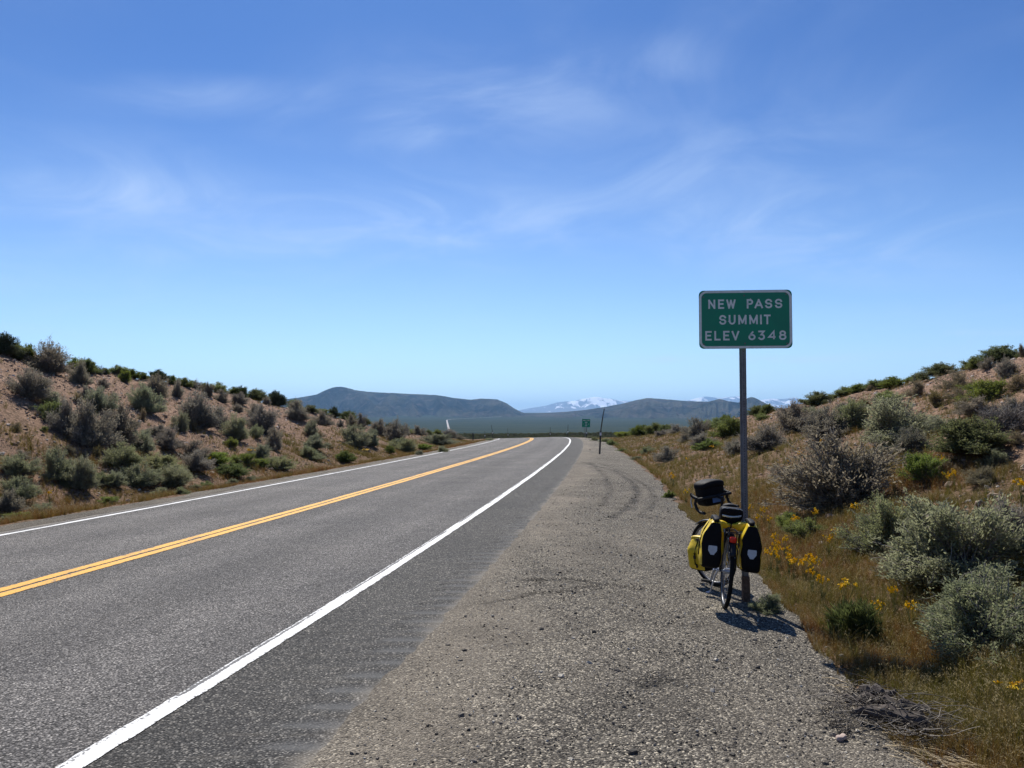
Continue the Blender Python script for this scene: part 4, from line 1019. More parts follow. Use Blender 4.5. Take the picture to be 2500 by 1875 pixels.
    n2 = int(n * .6); q2 = rs.integers(0, m, n2); s2 = rs.uniform(.3, 1.05, n2)[:, None]
    c2 = o[q2] * (1 - s2) + e[q2] * s2 + rs.normal(size=(n2, 3)) * .008
    d1 = tip[q] - ctl[q]; d2 = dd[q2]; d = np.concatenate([d1 / (np.linalg.norm(d1, axis=1, keepdims=True) + 1e-9), d2]); c = np.concatenate([c, c2])
    d = d + rs.normal(size=d.shape) * (.55 if kind != 'U' else .12); d /= np.linalg.norm(d, axis=1, keepdims=True)
    keep = c[:, 2] > 0.015; c, d = c[keep], d[keep]; nn = len(c)
    lv, lf = leaves_np(c, d, ll * rs.uniform(.5, 1.25, nn), lw * rs.uniform(.7, 1.3, nn), rs)
    cl = rs.uniform(size=nT)            # some twigs carry older, duller leaves
    var = np.repeat(np.clip(.55 * rs.uniform(size=nn) + .4 * np.concatenate([cl[q], rs.uniform(size=n2)])[keep], 0, 1), 4)
    return mesh_np(kind + '_foliage', lv, [lf], {'var': var}), stems
PROTO = {}
for k_, cnt in (('G', 4), ('S', 4), ('Y', 2), ('D', 3), ('J', 3), ('O', 2), ('W', 1), ('P', 1), ('U', 1)):
    PROTO[k_] = [shrub_meshes(k_, 1000 + 17 * i + ord(k_)) for i in range(cnt)]
    for f_, s_ in PROTO[k_]:
        f_.materials.append(ML[k_]); s_.materials.append(ML['U'] if k_ == 'U' else MWJ if k_ in 'JD' else MWD)
KNAME = {'G': ('sagebrush', 'sagebrush'), 'S': ('sagebrush', 'sagebrush'), 'Y': ('rabbitbrush', 'shrub'), 'D': ('green_shrub', 'shrub'), 'J': ('juniper_bush', 'juniper'),
         'O': ('dry_shrub', 'shrub'), 'W': ('dead_shrub', 'dead shrub'), 'P': ('seeding_shrub', 'shrub'), 'U': ('rush_clump', 'grass clump')}
SPOTS = []
def shrub(kind, x, y, wpx, hpx, label, group):
    """x, y: where its foot stands in the photograph (px of 2500); wpx, hpx: its size there"""
    p = cast(x, y); dist = math.hypot(p.x, p.y)
    # the crown also leans over the slope in front of its foot, so the foot sits a little further in
    sc_ = p.y / F_PX; wd = wpx * sc_; ht = hpx * sc_ * 1.16
    if kind in 'DJ' and group == GL: ht *= 0.98
    wd = min(max(wd, .16), 3.4); ht = min(max(ht, .14), 2.4)
    vs = PROTO[kind]; f_, s_ = vs[rng.integers(0, len(vs))]
    o = empty(KNAME[kind][0], (p.x, p.y, p.z - 0.02))
    H = {'G': .72, 'S': .70, 'Y': .75, 'D': .68, 'J': .80, 'O': .70, 'W': .5, 'P': .8, 'U': 1.0}[kind] * 1.03
    o.rotation_euler = (0, 0, rng.uniform(0, 6.283)); a = wd * (1.14 if group == GL else 1.38) * {'U': 1.7, 'D': 1.1, 'J': 1.05}.get(kind, 1.0)
    o.scale = (a * rng.uniform(.93, 1.07), a * rng.uniform(.93, 1.07), ht / H)
    tag(o, label, KNAME[kind][1], group)
    link('foliage', f_, None, o); link('stems', s_, None, o)
    SPOTS.append((p.x, p.y, wd)); return o

def rows(f, group, text):
    """lines: kind x base-y width height | label   in the zoomed picture whose mapping is f"""
    ox, oy, k = f
    for ln in text.strip().splitlines():
        a, lab = ln.split('|'); a = a.split()
        shrub(a[0], ox + float(a[1]) / k, oy + float(a[2]) / k, float(a[3]) / k, float(a[4]) / k, lab.strip(), group)
GL, GR = 'shrubs on the left cut bank', 'shrubs on the right hillside'
rows((0, 780, 3.16), GL, '''
J 20 232 170 140 | tall dark bush on the left crest, cut by the left edge of the picture
D 130 245 150 110 | dark green bush second from the left edge on the left crest
D 225 255 130 125 | rounded green bush third from the left edge on the left crest
J 310 225 90 60 | small dark juniper tip showing behind the leftmost crest bushes
G 370 405 290 210 | large brown grey sagebrush hanging over the top of the left bank
G 625 495 150 170 | upright grey sagebrush just right of the large brown one at the top
Y 570 325 120 80 | yellow green bush on the crest behind the large brown sagebrush
D 655 345 150 95 | reddish green bush on the crest above the upright grey sagebrush
J 705 335 90 85 | dark juniper on the crest just left of the dead twigs
W 765 362 50 70 | little dead twiggy bush standing on the left crest
D 805 372 65 45 | small green bush right of the dead twiggy bush on the crest
Y 905 395 150 65 | long low bright green bush along the left crest
D 1025 412 100 62 | low dark green bush left of the small round one on the crest
D 1105 422 62 48 | small round green bush left of the gappy juniper
J 1215 440 155 78 | gappy dark juniper with sky showing through on the left crest
D 1335 468 85 60 | compact dark green bush right of the gappy juniper
D 1430 500 105 64 | green bush with pale twigs on the crest right of the compact one
G 1510 512 85 64 | greyish small bush on the crest between two green ones
D 1575 524 75 58 | small dark green bush midway along the left crest
Y 1690 545 140 80 | yellowish twiggy bush on the crest left of the pointed juniper
D 1805 566 95 56 | flat green bush below the pointed juniper on the crest
J 1862 556 95 85 | pointed dark juniper standing clear on the left crest
D 1980 604 145 76 | wide green bush left of the big round juniper
G 2055 644 64 58 | small grey bush under the big round juniper's left side
G 220 600 275 205 | big dark grey sagebrush high on the bank near the left edge
G 792 522 84 64 | small lone grey tuft of sage in open soil below the crest
Y 962 484 90 95 | yellow green sprig fanning up at the rim of the left bank
G 1205 602 205 155 | grey green sagebrush below the gappy juniper
G 1362 598 92 120 | narrow upright grey sagebrush right of the pair below the juniper
S 1122 715 215 200 | pale green topped sagebrush with dark underside below the gappy juniper
O 602 622 82 64 | small olive bush left of the dark one in the middle of the bank
G 752 642 125 118 | dark grey sagebrush above the big bush thicket
G 662 604 76 92 | thin brown sagebrush left of the dark one above the thicket
G 1612 592 84 94 | small grey sagebrush below the crest left of its round twin
G 1716 642 105 90 | round grey green sagebrush under the yellowish crest bush
G 1838 652 114 82 | grey sagebrush just below the pointed juniper
G 1828 716 84 62 | low grey sagebrush right below the one under the pointed juniper
S 390 662 155 115 | pale green sagebrush at the upper left of the big thicket
Y 392 802 175 175 | olive yellow bush at the left side of the big thicket
G 520 882 205 265 | grey bush in the left half of the big thicket
G 682 965 300 330 | darkest and largest bush of the big thicket on the left bank
S 772 722 205 175 | green grey sagebrush at the top right of the big thicket
G 900 952 255 265 | grey sagebrush at the right end of the big thicket
S 1085 1012 205 175 | dull green sagebrush right below the big thicket
G 1302 992 185 155 | dark bottomed grey sagebrush in mid bank right of the thicket
G 1222 905 155 85 | flat grey sagebrush right of the thicket, above the dark bottomed one
G 1525 832 275 245 | large grey sagebrush with green top in the middle of the left bank
S 1392 862 114 135 | bright pale green bush leaning on the large mid bank sagebrush
G 1692 832 92 150 | upright grey sage right of the large mid bank sagebrush
S 1822 922 185 175 | sagebrush with mixed green and grey sides right of mid bank
S 1962 912 114 92 | smaller green grey sagebrush at the right of the mixed one
G 1962 752 104 94 | dark grey sagebrush in upper bank left of the wide dark one
G 2042 882 205 195 | wide dark grey sagebrush in upper bank
O 1102 782 64 92 | dry olive tuft in the soil below the pale topped sagebrush
O 1502 862 92 84 | olive grass bush below the large mid bank sagebrush
Y 1782 982 94 74 | yellow green bush near stones in the lower mid bank
O 112 862 92 74 | dry brown bush alone in the gravel near the left edge
Y 342 864 54 46 | tiny bright green sprig in the gravel left of the thicket
G 172 1072 112 62 | flat grey twiggy mat on the gravel near the left edge
O 542 1052 82 72 | brown tuft under the thicket, left one of two
O 742 1052 74 82 | brown tuft under the thicket, right one of two
G 2112 1004 155 145 | grey purple sagebrush below the wide dark one
S 2002 1064 155 95 | green sagebrush with yellow flowers beside it in the lower bank
''')
rows((0, 780, 3.16), 'shrubs along the foot of the left bank', '''
S 140 1202 225 145 | dull green sagebrush at the foot of the bank near the left edge
S 442 1232 215 225 | tall green sagebrush at the foot of the bank, left of the dark green one
S 632 1302 185 215 | dark green sagebrush at the foot of the bank, below the thicket
S 540 1292 105 94 | small green bush tucked before the tall green sagebrush
S 122 1382 195 155 | soft green sagebrush low at the left edge above the silver one
G 50 1472 165 155 | silver grey sagebrush cut by the left edge near the road
S 762 1272 135 105 | small sagebrush right of the dark green one at the bank foot
S 932 1132 245 165 | pale silvery round sagebrush at the bank foot below the thicket
S 1052 1282 205 155 | green sagebrush nearest the road under the pale silvery one
S 872 1282 135 104 | mid green bush between the dark green and the nearest sagebrush
S 1242 1162 235 125 | wide silver green sagebrush at the bank foot
S 1182 1242 114 104 | small silvery bush in front of the wide silver green one
S 1352 1282 225 145 | silver sagebrush with rounded lobes close to the road
G 1492 1162 185 135 | grey silver sagebrush behind the lobed silver one
G 1482 1062 185 114 | grey sagebrush higher behind the grey silver one
Y 1652 1112 185 94 | bright green low sagebrush in the grass right of the grey silver one
D 1782 1202 175 84 | dark green low bush at the roadside grass edge
Y 1892 1132 155 104 | yellow green bush at the foot of the bank, left of the small green dome
Y 2012 1142 94 74 | small green dome bush in the roadside strip
S 2152 1152 185 104 | silvery green bush right of the small green dome
Y 152 1542 124 64 | small bright green plant on the verge near the left edge
S 332 1502 145 94 | low green sage plant on the verge with a stem at the gravel
S 42 1562 64 54 | small pale green plant at the far left of the verge
Y 832 1422 114 64 | bright green plant on the verge below the dark green sagebrush
S 1402 1346 104 54 | small pale sage plant on the gravel edge, left of the tiny pair
S 1232 1362 114 64 | low dull plant on the verge below the wide silver sagebrush
S 1522 1312 94 44 | tiny plant on the gravel edge, left one of a pair
Y 1602 1292 84 48 | tiny greener plant on the gravel edge, right one of a pair
S 1792 1272 64 44 | tiny plant by the gravel edge under the dark green low bush
S 1952 1252 114 44 | flat pale plant by the gravel edge right of the tiny ones
''')
rows((600, 900, 5.53), GL, '''
J 410 438 230 170 | big round dark juniper on the left crest before the far mesa
D 655 490 185 112 | rounded green bush on the crest right of the big round juniper
G 700 682 305 225 | two lobed dark sagebrush below the crest left of the far mesa
D 870 522 165 86 | green bush on the crest in front of the mesa foot
Y 1030 562 185 84 | yellowish green bush on the crest left of the dark juniper before the mesa
J 1192 582 150 118 | dark juniper on the crest in front of the mesa
D 1385 632 235 112 | brown green wide bush on the crest below the mesa
G 1042 762 205 190 | grey sagebrush with green right side in the soil below the mesa juniper
S 882 907 205 195 | green grey sagebrush at the middle of the slope below the two lobed one
D 1602 688 175 78 | low green bush on the crest right of the brown green wide one
G 1415 802 185 165 | dark sagebrush, left of a close pair near the right of the bank
G 1562 812 155 185 | dark sagebrush, right of a close pair near the right of the bank
G 1285 782 94 84 | small grey sagebrush left of the close dark pair
G 1792 904 225 195 | grey sagebrush right of the close dark pair
J 1942 722 145 86 | small dark juniper at the crest near the end of the bank
S 1452 1044 385 255 | broad pale green sagebrush below the close dark pair
S 1692 1042 205 205 | silvery sagebrush joined to the broad one on its right
S 922 1072 305 175 | wide green sagebrush low on the bank left of the yellow tuft
G 2032 984 255 265 | dark leaning sagebrush near the right end of the bank
G 2172 884 104 125 | grey sagebrush at the right shoulder of the dark leaning one
D 1942 1132 125 86 | small round green bush at the bank foot near the yellow flowers
S 2052 1062 205 105 | pale green bush at the bank foot under the dark leaning one
O 1132 1072 95 66 | olive tuft between the wide green and the broad pale sagebrush
O 1002 922 120 70 | dry grass tuft in the soil slide left of the broad pale sagebrush
''')
rows((700, 900, 3.16), GL, '''
G 1012 512 95 72 | grey sagebrush near the end of the bank, left of the far road
Y 918 424 105 34 | light green bush top on the crest near the end of the bank
D 1090 497 62 38 | little dark bush on the skyline of the bank end
D 1162 512 72 48 | dark rounded bush on the skyline just left of the far road
G 1252 534 115 62 | grey bush right under the far road
S 1152 584 205 84 | pale green bush mass at the low end of the bank
S 902 642 185 94 | pale green sagebrush at the bank foot left of the road bend
Y 1062 632 94 54 | bright green bush at the bank foot before the bend
S 1202 642 94 44 | low sage by the left white line before the bend
S 1252 574 64 34 | small sage at the tip of the bank
S 1022 664 64 34 | small sage plant on the verge before the bend
D 452 717 125 74 | dark green bush at the foot of the bank in the roadside grass
S 172 696 205 94 | wide pale sagebrush at the bank foot below two junipers
G 1330 545 80 26 | low grey brush behind the stout marker post
S 1560 552 60 18 | tiny sage beside the road by the leaning pole
''')
rows((1900, 820, 3.687), GR, '''
D 2030 212 290 120 | long dark green bush at the top right of the right crest
D 1762 284 155 96 | dark green bush left of the long one on the right crest
G 1892 294 125 98 | grey green bush between the two dark ones on the right crest
D 1462 348 195 98 | big dark green bush in the middle of the right crest
D 1282 374 125 66 | low green bush left of the big one on the right crest
D 1192 388 84 48 | small dark bush at the left of the low green one on the right crest
D 1032 434 185 86 | dark rounded bush pair on the right crest
D 892 464 165 76 | green bush left below the rounded pair on the right crest
O 832 492 74 58 | small brownish bush on the right crest
D 722 494 125 68 | dark green bush on the right crest with grass stems
D 612 544 145 78 | dark green bush lower on the right crest
Y 482 572 90 46 | small green bush in a gap of the right crest
D 352 624 195 106 | dark green bush at the low left of the right crest
O 2195 155 60 110 | thin twig bush at the right edge of the crest
G 2052 364 135 155 | grey brown sagebrush in the soil under the long crest bush
O 1642 472 215 175 | tall brown dry shrub below the right crest
Y 1862 582 275 195 | bright yellow green shrub high on the right hillside
O 1642 562 175 105 | grey brown shrub below the tall brown dry one
O 1252 542 145 135 | dry brown shrub in the soil left of the tall one
Y 1002 602 195 108 | low bright green shrub under the rounded crest pair
O 1432 632 155 135 | olive dry shrub above the large silver sagebrush
O 882 572 84 56 | small brown tuft in the bare soil left of the low bright shrub
O 782 622 105 74 | brown tuft left of the low bright green shrub
G 582 672 95 66 | small grey sage under the crest above the green silver bush
S 1090 960 640 380 | large silver grey sagebrush in the middle of the right hillside
S 660 832 250 240 | green silver sagebrush left of the large grey one
G 440 922 320 260 | grey sagebrush with dark base left of the green silver one
P 1235 1062 340 215 | pale seeding shrub in front of the large silver grey sagebrush
D 1740 1042 430 270 | big dark green shrub on the right hillside
W 2065 822 360 230 | grey heap of dead branches by the right edge of the hillside
Y 1300 1292 260 250 | bright green upright shrub below the seeding shrub
W 660 1400 560 330 | bare dead twigs splayed in the middle of the wide purple grey bush
G 620 1560 740 600 | wide purple grey twiggy bush right of the sign post
O 2152 482 205 145 | dry shrub at the right edge below the crest
O 1652 692 135 135 | brown shrub left of the bright yellow green one
O 1500 1225 190 140 | dry grassy tuft right of the bright green upright shrub
S 1450 880 200 140 | small grey green sage right of the large silver grey sagebrush
S 1980 1180 230 150 | low pale sage on the stony patch below the big dark green shrub
G 1780 700 220 150 | grey sage between the bright yellow green shrub and the big dark green one
S 330 760 190 130 | low silver sage between the tall grey green sagebrush and the green silver one
S 960 1090 170 120 | small silver sage at the left foot of the pale seeding shrub
G 2120 700 190 150 | grey sage just above the heap of dead branches
O 1830 1330 260 150 | straw coloured tuft above the largest foreground sagebrush
O 2150 960 170 120 | grey straw coloured tuft at the right edge below the dead branches
''')
rows((1300, 920, 3.16), GR, '''
D 852 448 135 66 | green bush cluster at the left end of the right hillside
D 942 442 95 74 | dark bush beside the left end cluster of the right hillside
D 1032 412 95 54 | dark green bush on the skyline behind the soil slide
G 992 462 84 48 | grey bush above the soil slide at the left of the hillside
G 1112 432 105 66 | grey green bush right of the soil slide
G 1272 472 175 135 | grey brown sagebrush left of the sign post, upper slope
G 1312 527 135 84 | grey sagebrush below the grey brown one
Y 1412 392 155 74 | yellow green bush on the skyline left of the sign post
D 1532 462 165 135 | green bush right next to the sign post's left side
D 1492 352 74 54 | dark bush on the skyline close left of the sign post
Y 1362 562 135 84 | small bright green bush left of the orange flowers
S 892 592 94 54 | small blue green sage in the grass by the gravel
G 1052 654 135 105 | dark round sagebrush in the grassy left slope
G 1832 562 295 185 | wide dark sagebrush right of the sign post
G 1998 424 250 205 | tall grey green sagebrush up right of the sign post
D 1742 294 115 64 | dark bush on the skyline right of the sign post
D 1812 284 86 66 | second dark bush on the skyline right of the sign post
Y 1772 334 105 54 | green bush under the skyline pair right of the sign post
Y 612 528 54 44 | small green bush at the gravel edge past the leaning pole
Y 702 458 105 44 | yellow green bush over the gravel end
S 800 642 64 34 | small sage plant on the gravel edge, nearer than the others
G 1560 602 135 115 | olive grey bush touching the sign post at its left
Y 1052 934 64 64 | green weed at the edge of the gravel left of the handlebar bag
S 1992 1142 165 95 | soft green sage plant above the right pannier
S 443 474 34 22 | pale round sage left of its twin behind the small green sign
S 476 492 44 28 | pale round sage right of its twin behind the small green sign
S 560 502 64 30 | low sage just right of the leaning snow pole
G 1180 500 90 60 | grey bush at the lower edge of the soil slide
Y 690 575 50 26 | low green plant at the gravel edge near the leaning pole
''')
rows((1850, 1250, 2.654), 'shrubs at the right foreground', '''
S 850 262 340 330 | silver sagebrush in the right foreground, left of the largest silver one
S 1290 432 690 540 | largest silver sagebrush in the right foreground
G 1640 310 270 360 | dark grey sagebrush cut by the right edge, behind the largest silver one
S 1530 890 660 460 | silver grey twiggy sagebrush nearest the camera at the right edge
S 1560 300 300 230 | pale sage behind the largest silver sagebrush, towards the right edge
S 1340 402 140 135 | small pale sage growing before the largest silver sagebrush
S 1235 702 140 105 | little silvery sage at the left foot of the nearest sagebrush
U 650 862 300 270 | dark green upright rush clump at the edge of the gravel
Y 205 112 155 110 | small soft green sage right of the bicycle
S 65 640 190 110 | grey green tuft growing at the foot of the sign post
O 960 385 220 170 | olive grass bush between the silver sagebrush and the flowers
Y 330 160 170 120 | olive green leafy bush beside the pale boulder
''')

# ------------------------------------------------------------------ yellow wildflowers
M_petal = plain('yellow_petals', (0.88, 0.56, 0.010), 0.6, 0, 0.12, 0.2, 200)
M_stalk = plain('flower_stalk', (0.11, 0.14, 0.04), 0.8, 0, 0.25)
def flower_meshes(seed):
    rs = np.random.default_rng(seed); n = 9
    tip = np.stack([rs.normal(size=n) * .30, rs.normal(size=n) * .30, rs.uniform(.78, 1.0, n)], 1)
    tip[:, :2] = np.clip(tip[:, :2], -.5, .5)
    base = rs.normal(size=(n, 3)) * np.array([.06, .06, 0]); mid = base * .4 + tip * np.array([.5, .5, .55])
    v, f = tubes_np(np.stack([base, mid, tip], 1), np.full(n, .014), np.full(n, .009), rs)
    c = base[rs.integers(0, n, 60)] * 2 + np.stack([rs.normal(size=60) * .12, rs.normal(size=60) * .12, rs.uniform(0.02, .45, 60)], 1)
    d = np.stack([rs.normal(size=60) * .5, rs.normal(size=60) * .5, np.ones(60)], 1); d /= np.linalg.norm(d, axis=1, keepdims=True)
    lv, lf = leaves_np(c, d, np.full(60, .22), np.full(60, .035), rs)
    st = mesh_np('flower_stalks', np.concatenate([v, lv]), [np.concatenate([f, lf + len(v)])])
    mb = MB()
    for t in tip:
        for k in range(rs.integers(4, 7)):
            c = Vector(t) + Vector((rs.normal() * .07, rs.normal() * .07, rs.normal() * .03 + .02)); nrm = Vector((rs.normal() * .5, rs.normal() * .5 - .35, 1)).normalized()
            a = nrm.orthogonal().normalized(); b = nrm.cross(a); r = rs.uniform(.065, .105); k0 = len(mb.v)
            ring_ = [c + (a * math.cos(R(36 * i)) + b * math.sin(R(36 * i))) * r * (1 if i % 2 else .62) + nrm * (.012 if i % 2 else 0) for i in range(10)]
            mb.add([c + nrm * .02] + ring_ + [c - nrm * .02], [(0, 1 + i, 1 + (i + 1) % 10) for i in range(10)] + [(11, 1 + (i + 1) % 10, 1 + i) for i in range(10)])
    me = bpy.data.meshes.new('blossoms'); me.from_pydata(mb.v, [], mb.f); me.update(); me.materials.append(M_petal); st.materials.append(M_stalk)
    return st, me
FL = [flower_meshes(s) for s in (5, 6, 7, 8)]
def flowers(f, text):
    """x y width-px | label : the blossoms' place in the photograph"""
    ox, oy, k = f
    for ln in text.strip().splitlines():
        a, lab = ln.split('|'); a = a.split(); x, y, wpx = ox + float(a[0]) / k, oy + float(a[1]) / k, float(a[2]) / k
        p = cast(x, y); hgt = min(.30, max(.16, 0.034 * p.y)) if p.y < 20 else .32
        p = cast(x, y + hgt * 0.75 * F_PX / p.y)
        wd = max(.10, wpx * p.y / F_PX); o = empty('wildflower', p); o.rotation_euler = (0, 0, rng.uniform(0, 6.28)); o.scale = (wd, wd, hgt)
        tag(o, lab.strip(), 'wildflower', 'yellow wildflowers')
        st, bl = FL[rng.integers(0, 4)]; link('stalks', st, None, o); link('blossoms', bl, None, o)
flowers((1850, 1250, 2.654), '''
108 190 40 | single yellow flower stem right above the right pannier's corner
180 205 50 | yellow flowers, upper right of the patch beside the pannier
105 235 35 | yellow flowers, upper left of the patch beside the pannier
140 268 60 | yellow flowers in the middle of the patch beside the pannier
80 298 60 | yellow flowers, lower left of the patch beside the pannier
122 322 50 | yellow flowers, lowest of the patch beside the pannier
202 275 45 | yellow flowers at the right rim of the patch beside the pannier
200 322 60 | yellow flowers, lower right of the patch beside the pannier
238 358 80 | large yellow flower clump, left of a row of three below the patch
300 360 80 | large yellow flower clump, middle of a row of three below the patch
345 330 70 | yellow flower clump, upper right of the row of three
375 355 45 | small yellow flower at the right end of the row of three
355 432 30 | faint yellow flower under the row of three
460 205 40 | single yellow flower in straw grass below the pale boulder
510 160 30 | small yellow flower left of the silver foreground sagebrush
240 70 40 | yellow flower beside the soft green sage right of the bicycle
75 72 30 | yellow flower level with the top of the right pannier
425 478 45 | thin yellow flower left above the rush clump
570 512 110 | broad yellow flower clump just above the rush clump
886 542 60 | deep yellow flower standing alone in the red grass
775 652 45 | pale yellow flower right of the rush clump
1000 652 60 | yellow flower in grass left of the nearest sagebrush
1660 1165 170 | large yellow flower clump at the right edge near the camera
''')
flowers((1900, 820, 3.687), '''
420 965 70 | yellow flower at the left of the wide purple grey bush
185 1080 40 | orange flower in the red grass right of the post
740 1385 60 | yellow flower before the wide purple grey bush
1465 1135 50 | yellow flower in soil right of the upright bright shrub
1525 1292 60 | yellow flower behind the silver foreground sagebrush, left one
1580 1262 60 | yellow flower behind the silver foreground sagebrush, right one
2180 1372 120 | yellow flowers behind the foreground sagebrush at the right edge
1580 820 45 | yellow flower left of the big dark green shrub
690 1578 70 | yellow flower above the pale boulder's right side
335 1625 40 | yellow flower left of the pale boulder
''')
flowers((1300, 920, 3.16), '''
1390 550 40 | orange flower in the slope left of the sign post
1075 768 40 | orange flower in the grass left of the handlebar bag, upper one
1082 797 40 | orange flower in the grass left of the handlebar bag, lower one
1190 915 50 | yellow flower touching the left of the handlebar bag
1785 1056 45 | yellow flower right of the saddle bag beyond the post
1990 690 30 | tiny orange flower high in the right grass slope
2055 610 30 | tiny orange flower near bare soil high on the right slope
1740 1112 50 | yellow flower just above the right pannier
1680 1035 40 | yellow flower right beside the sign post at saddle bag height
1192 645 30 | tiny orange flower in the grassy left slope
2025 1128 55 | yellow flower under the soft green sage above the pannier
''')
flowers((0, 780, 3.16), '''
1938 1016 50 | yellow flower beside a green sagebrush low on the left bank
385 1352 50 | yellow flower in the red grass at the foot of the left bank
1610 1082 26 | small orange flower at the foot of the left bank
''')
flowers((700, 900, 3.16), '''
508 568 40 | orange yellow flower under the broad pale sagebrush on the left bank
600 632 60 | brightest yellow flower at the foot of the left bank
''')

# ------------------------------------------------------------------ grass, pebbles and far brush: past counting
PCOL = bpy.data.collections.new('scatter_pieces')
def scatter(name, pts, scl, rot, idx, pieces, label, tint=None, mat=None):
    me = bpy.data.meshes.new(name); pts = np.asarray(pts, np.float32)
    me.vertices.add(len(pts)); me.vertices.foreach_set('co', pts.ravel())
    for k, ty, a, key in (('scl', 'FLOAT', scl, 'value'), ('rot', 'FLOAT_VECTOR', rot, 'vector'), ('pick', 'INT', idx, 'value'), ('tint', 'FLOAT', tint if tint is not None else np.zeros(len(pts)), 'value')):
        at = me.attributes.new(k, ty, 'POINT'); at.data.foreach_set(key, np.ascontiguousarray(a, dtype=np.int32 if ty == 'INT' else np.float32).ravel())
    o = link(name, me); o['kind'] = 'stuff'; o['label'] = label
    c = bpy.data.collections.new(name + '_pieces')
    for i, pm in enumerate(pieces):
        po = bpy.data.objects.new(f'{name}_piece_{chr(97 + i)}', pm); c.objects.link(po)
    ng = bpy.data.node_groups.new(name, 'GeometryNodeTree')
    ng.interface.new_socket('Geometry', in_out='INPUT', socket_type='NodeSocketGeometry'); ng.interface.new_socket('Geometry', in_out='OUTPUT', socket_type='NodeSocketGeometry')
    n = ng.nodes.new; l = ng.links.new
    gi, go, iop, ci = n('NodeGroupInput'), n('NodeGroupOutput'), n('GeometryNodeInstanceOnPoints'), n('GeometryNodeCollectionInfo')
    m2p = n('GeometryNodeMeshToPoints')
    ci.inputs['Collection'].default_value = c; ci.inputs['Separate Children'].default_value = True; ci.inputs['Reset Children'].default_value = True
    def na(k, ty):
        q = n('GeometryNodeInputNamedAttribute'); q.data_type = ty; q.inputs['Name'].default_value = k; return q.outputs[0]
    l(gi.outputs[0], m2p.inputs[0]); l(m2p.outputs[0], iop.inputs['Points']); l(ci.outputs[0], iop.inputs['Instance']); iop.inputs['Pick Instance'].default_value = True
    l(na('pick', 'INT'), iop.inputs['Instance Index']); l(na('rot', 'FLOAT_VECTOR'), iop.inputs['Rotation']); l(na('scl', 'FLOAT'), iop.inputs['Scale'])
    l(iop.outputs[0], go.inputs[0])
    md = o.modifiers.new('scatter', 'NODES'); md.node_group = ng
    return o
def tuft(seed, n=26, spread=.05, lean=.35, h=1.0, wd=.010, seedhead=True):
    """one tuft of grass about one unit tall"""
    rs = np.random.default_rng(seed); V, F4, F3, A_ = [], [], [], []
    b = np.stack([rs.normal(size=n) * spread, rs.normal(size=n) * spread, np.full(n, -.03)], 1); hh = rs.uniform(.45, 1.0, n) * h
    az = rs.uniform(0, 6.283, n); ln = np.abs(rs.normal(size=n)) * lean * hh; dv = np.stack([np.cos(az), np.sin(az), 0 * az], 1)
    sd = np.stack([-np.sin(az + rs.normal(size=n) * .8), np.cos(az), 0 * az], 1)
    t = np.array([0, .4, .75, 1.0]); w_ = np.array([1, .85, .55, .1]) * wd
    for i in range(4):
        c = b + dv * (ln * t[i] ** 2)[:, None] + np.array([0, 0, 1]) * (hh * (t[i] - .12 * t[i] ** 2))[:, None]
        V.append(np.stack([c - sd * w_[i] / 2, c + sd * w_[i] / 2], 1)); A_.append(np.full((n, 2), t[i]))
    V = np.stack(V, 1).reshape(-1, 3); A_ = np.stack(A_, 1).reshape(-1)
    k = (np.arange(n)[:, None] * 8 + np.arange(3)[None, :] * 2).ravel(); F = [np.stack([k, k + 1, k + 3, k + 2], 1)]
    if seedhead:
        q = np.nonzero(rs.uniform(size=n) < .14)[0]
        c = b[q] + dv[q] * (ln[q])[:, None] + np.array([0, 0, 1]) * (hh[q] * .88)[:, None]
        c = np.repeat(c, 3, 0) + rs.normal(size=(3 * len(q), 3)) * .025; d = np.repeat(dv[q], 3, 0) * .6 + np.array([0, 0, .5]) + rs.normal(size=(3 * len(q), 3)) * .3
        d /= np.linalg.norm(d, axis=1, keepdims=True)
        lv, lf = leaves_np(c, d, rs.uniform(.05, .10, len(c)), np.full(len(c), wd * 1.5), rs); F.append(lf + len(V)); V = np.concatenate([V, lv]); A_ = np.concatenate([A_, np.full(len(lv), 1.25)])
    return mesh_np('tuft', V, F, {'hgt': A_})
def grass_mat(name, cols):
    """cols: tint 0 straw, .33 olive green, .66 dull gold, 1 rust red"""
    m = Mat(name); t = m.attr('tint', 'INSTANCER'); h = m.attr('hgt'); r = m.rand()
    ra = m.n('ShaderNodeValToRGB'); m.l(t, ra.inputs[0]); el = ra.color_ramp.elements
    el[0].position = 0; el[0].color = (*cols[0], 1); el[1].position = 1; el[1].color = (*cols[3], 1)
    for p_, c_ in ((.33, cols[1]), (.66, cols[2])): e = el.new(p_); e.color = (*c_, 1)
    c = m.mix(m.rng(h, 1.1, 1.2, 0, .8), ra.outputs[0], (0.42, 0.34, 0.19))
    c = m.mix(1.0, c, m.mix(r, (0.7, 0.7, 0.68), (1.3, 1.3, 1.25)), 'MULTIPLY')
    m.col(c); m.rough(.7); m.b.inputs['Specular IOR Level'].default_value = .25
    tr = m.n('ShaderNodeBsdfTranslucent'); m.l(c, tr.inputs[0]); mx = m.n('ShaderNodeMixShader'); mx.inputs[0].default_value = .38
    o = m.t.nodes['Material Output']; m.l(m.b.outputs[0], mx.inputs[1]); m.l(tr.outputs[0], mx.inputs[2]); m.l(mx.outputs[0], o.inputs[0]); return m.m
M_grass = grass_mat('cheatgrass', ((0.260, 0.190, 0.080), (0.110, 0.108, 0.016), (0.190, 0.130, 0.034), (0.195, 0.080, 0.026)))
TUFTS = [tuft(60 + i) for i in range(5)]; SHORT = [tuft(70 + i, 20, .10, .6, 1.0, .016) for i in range(4)]
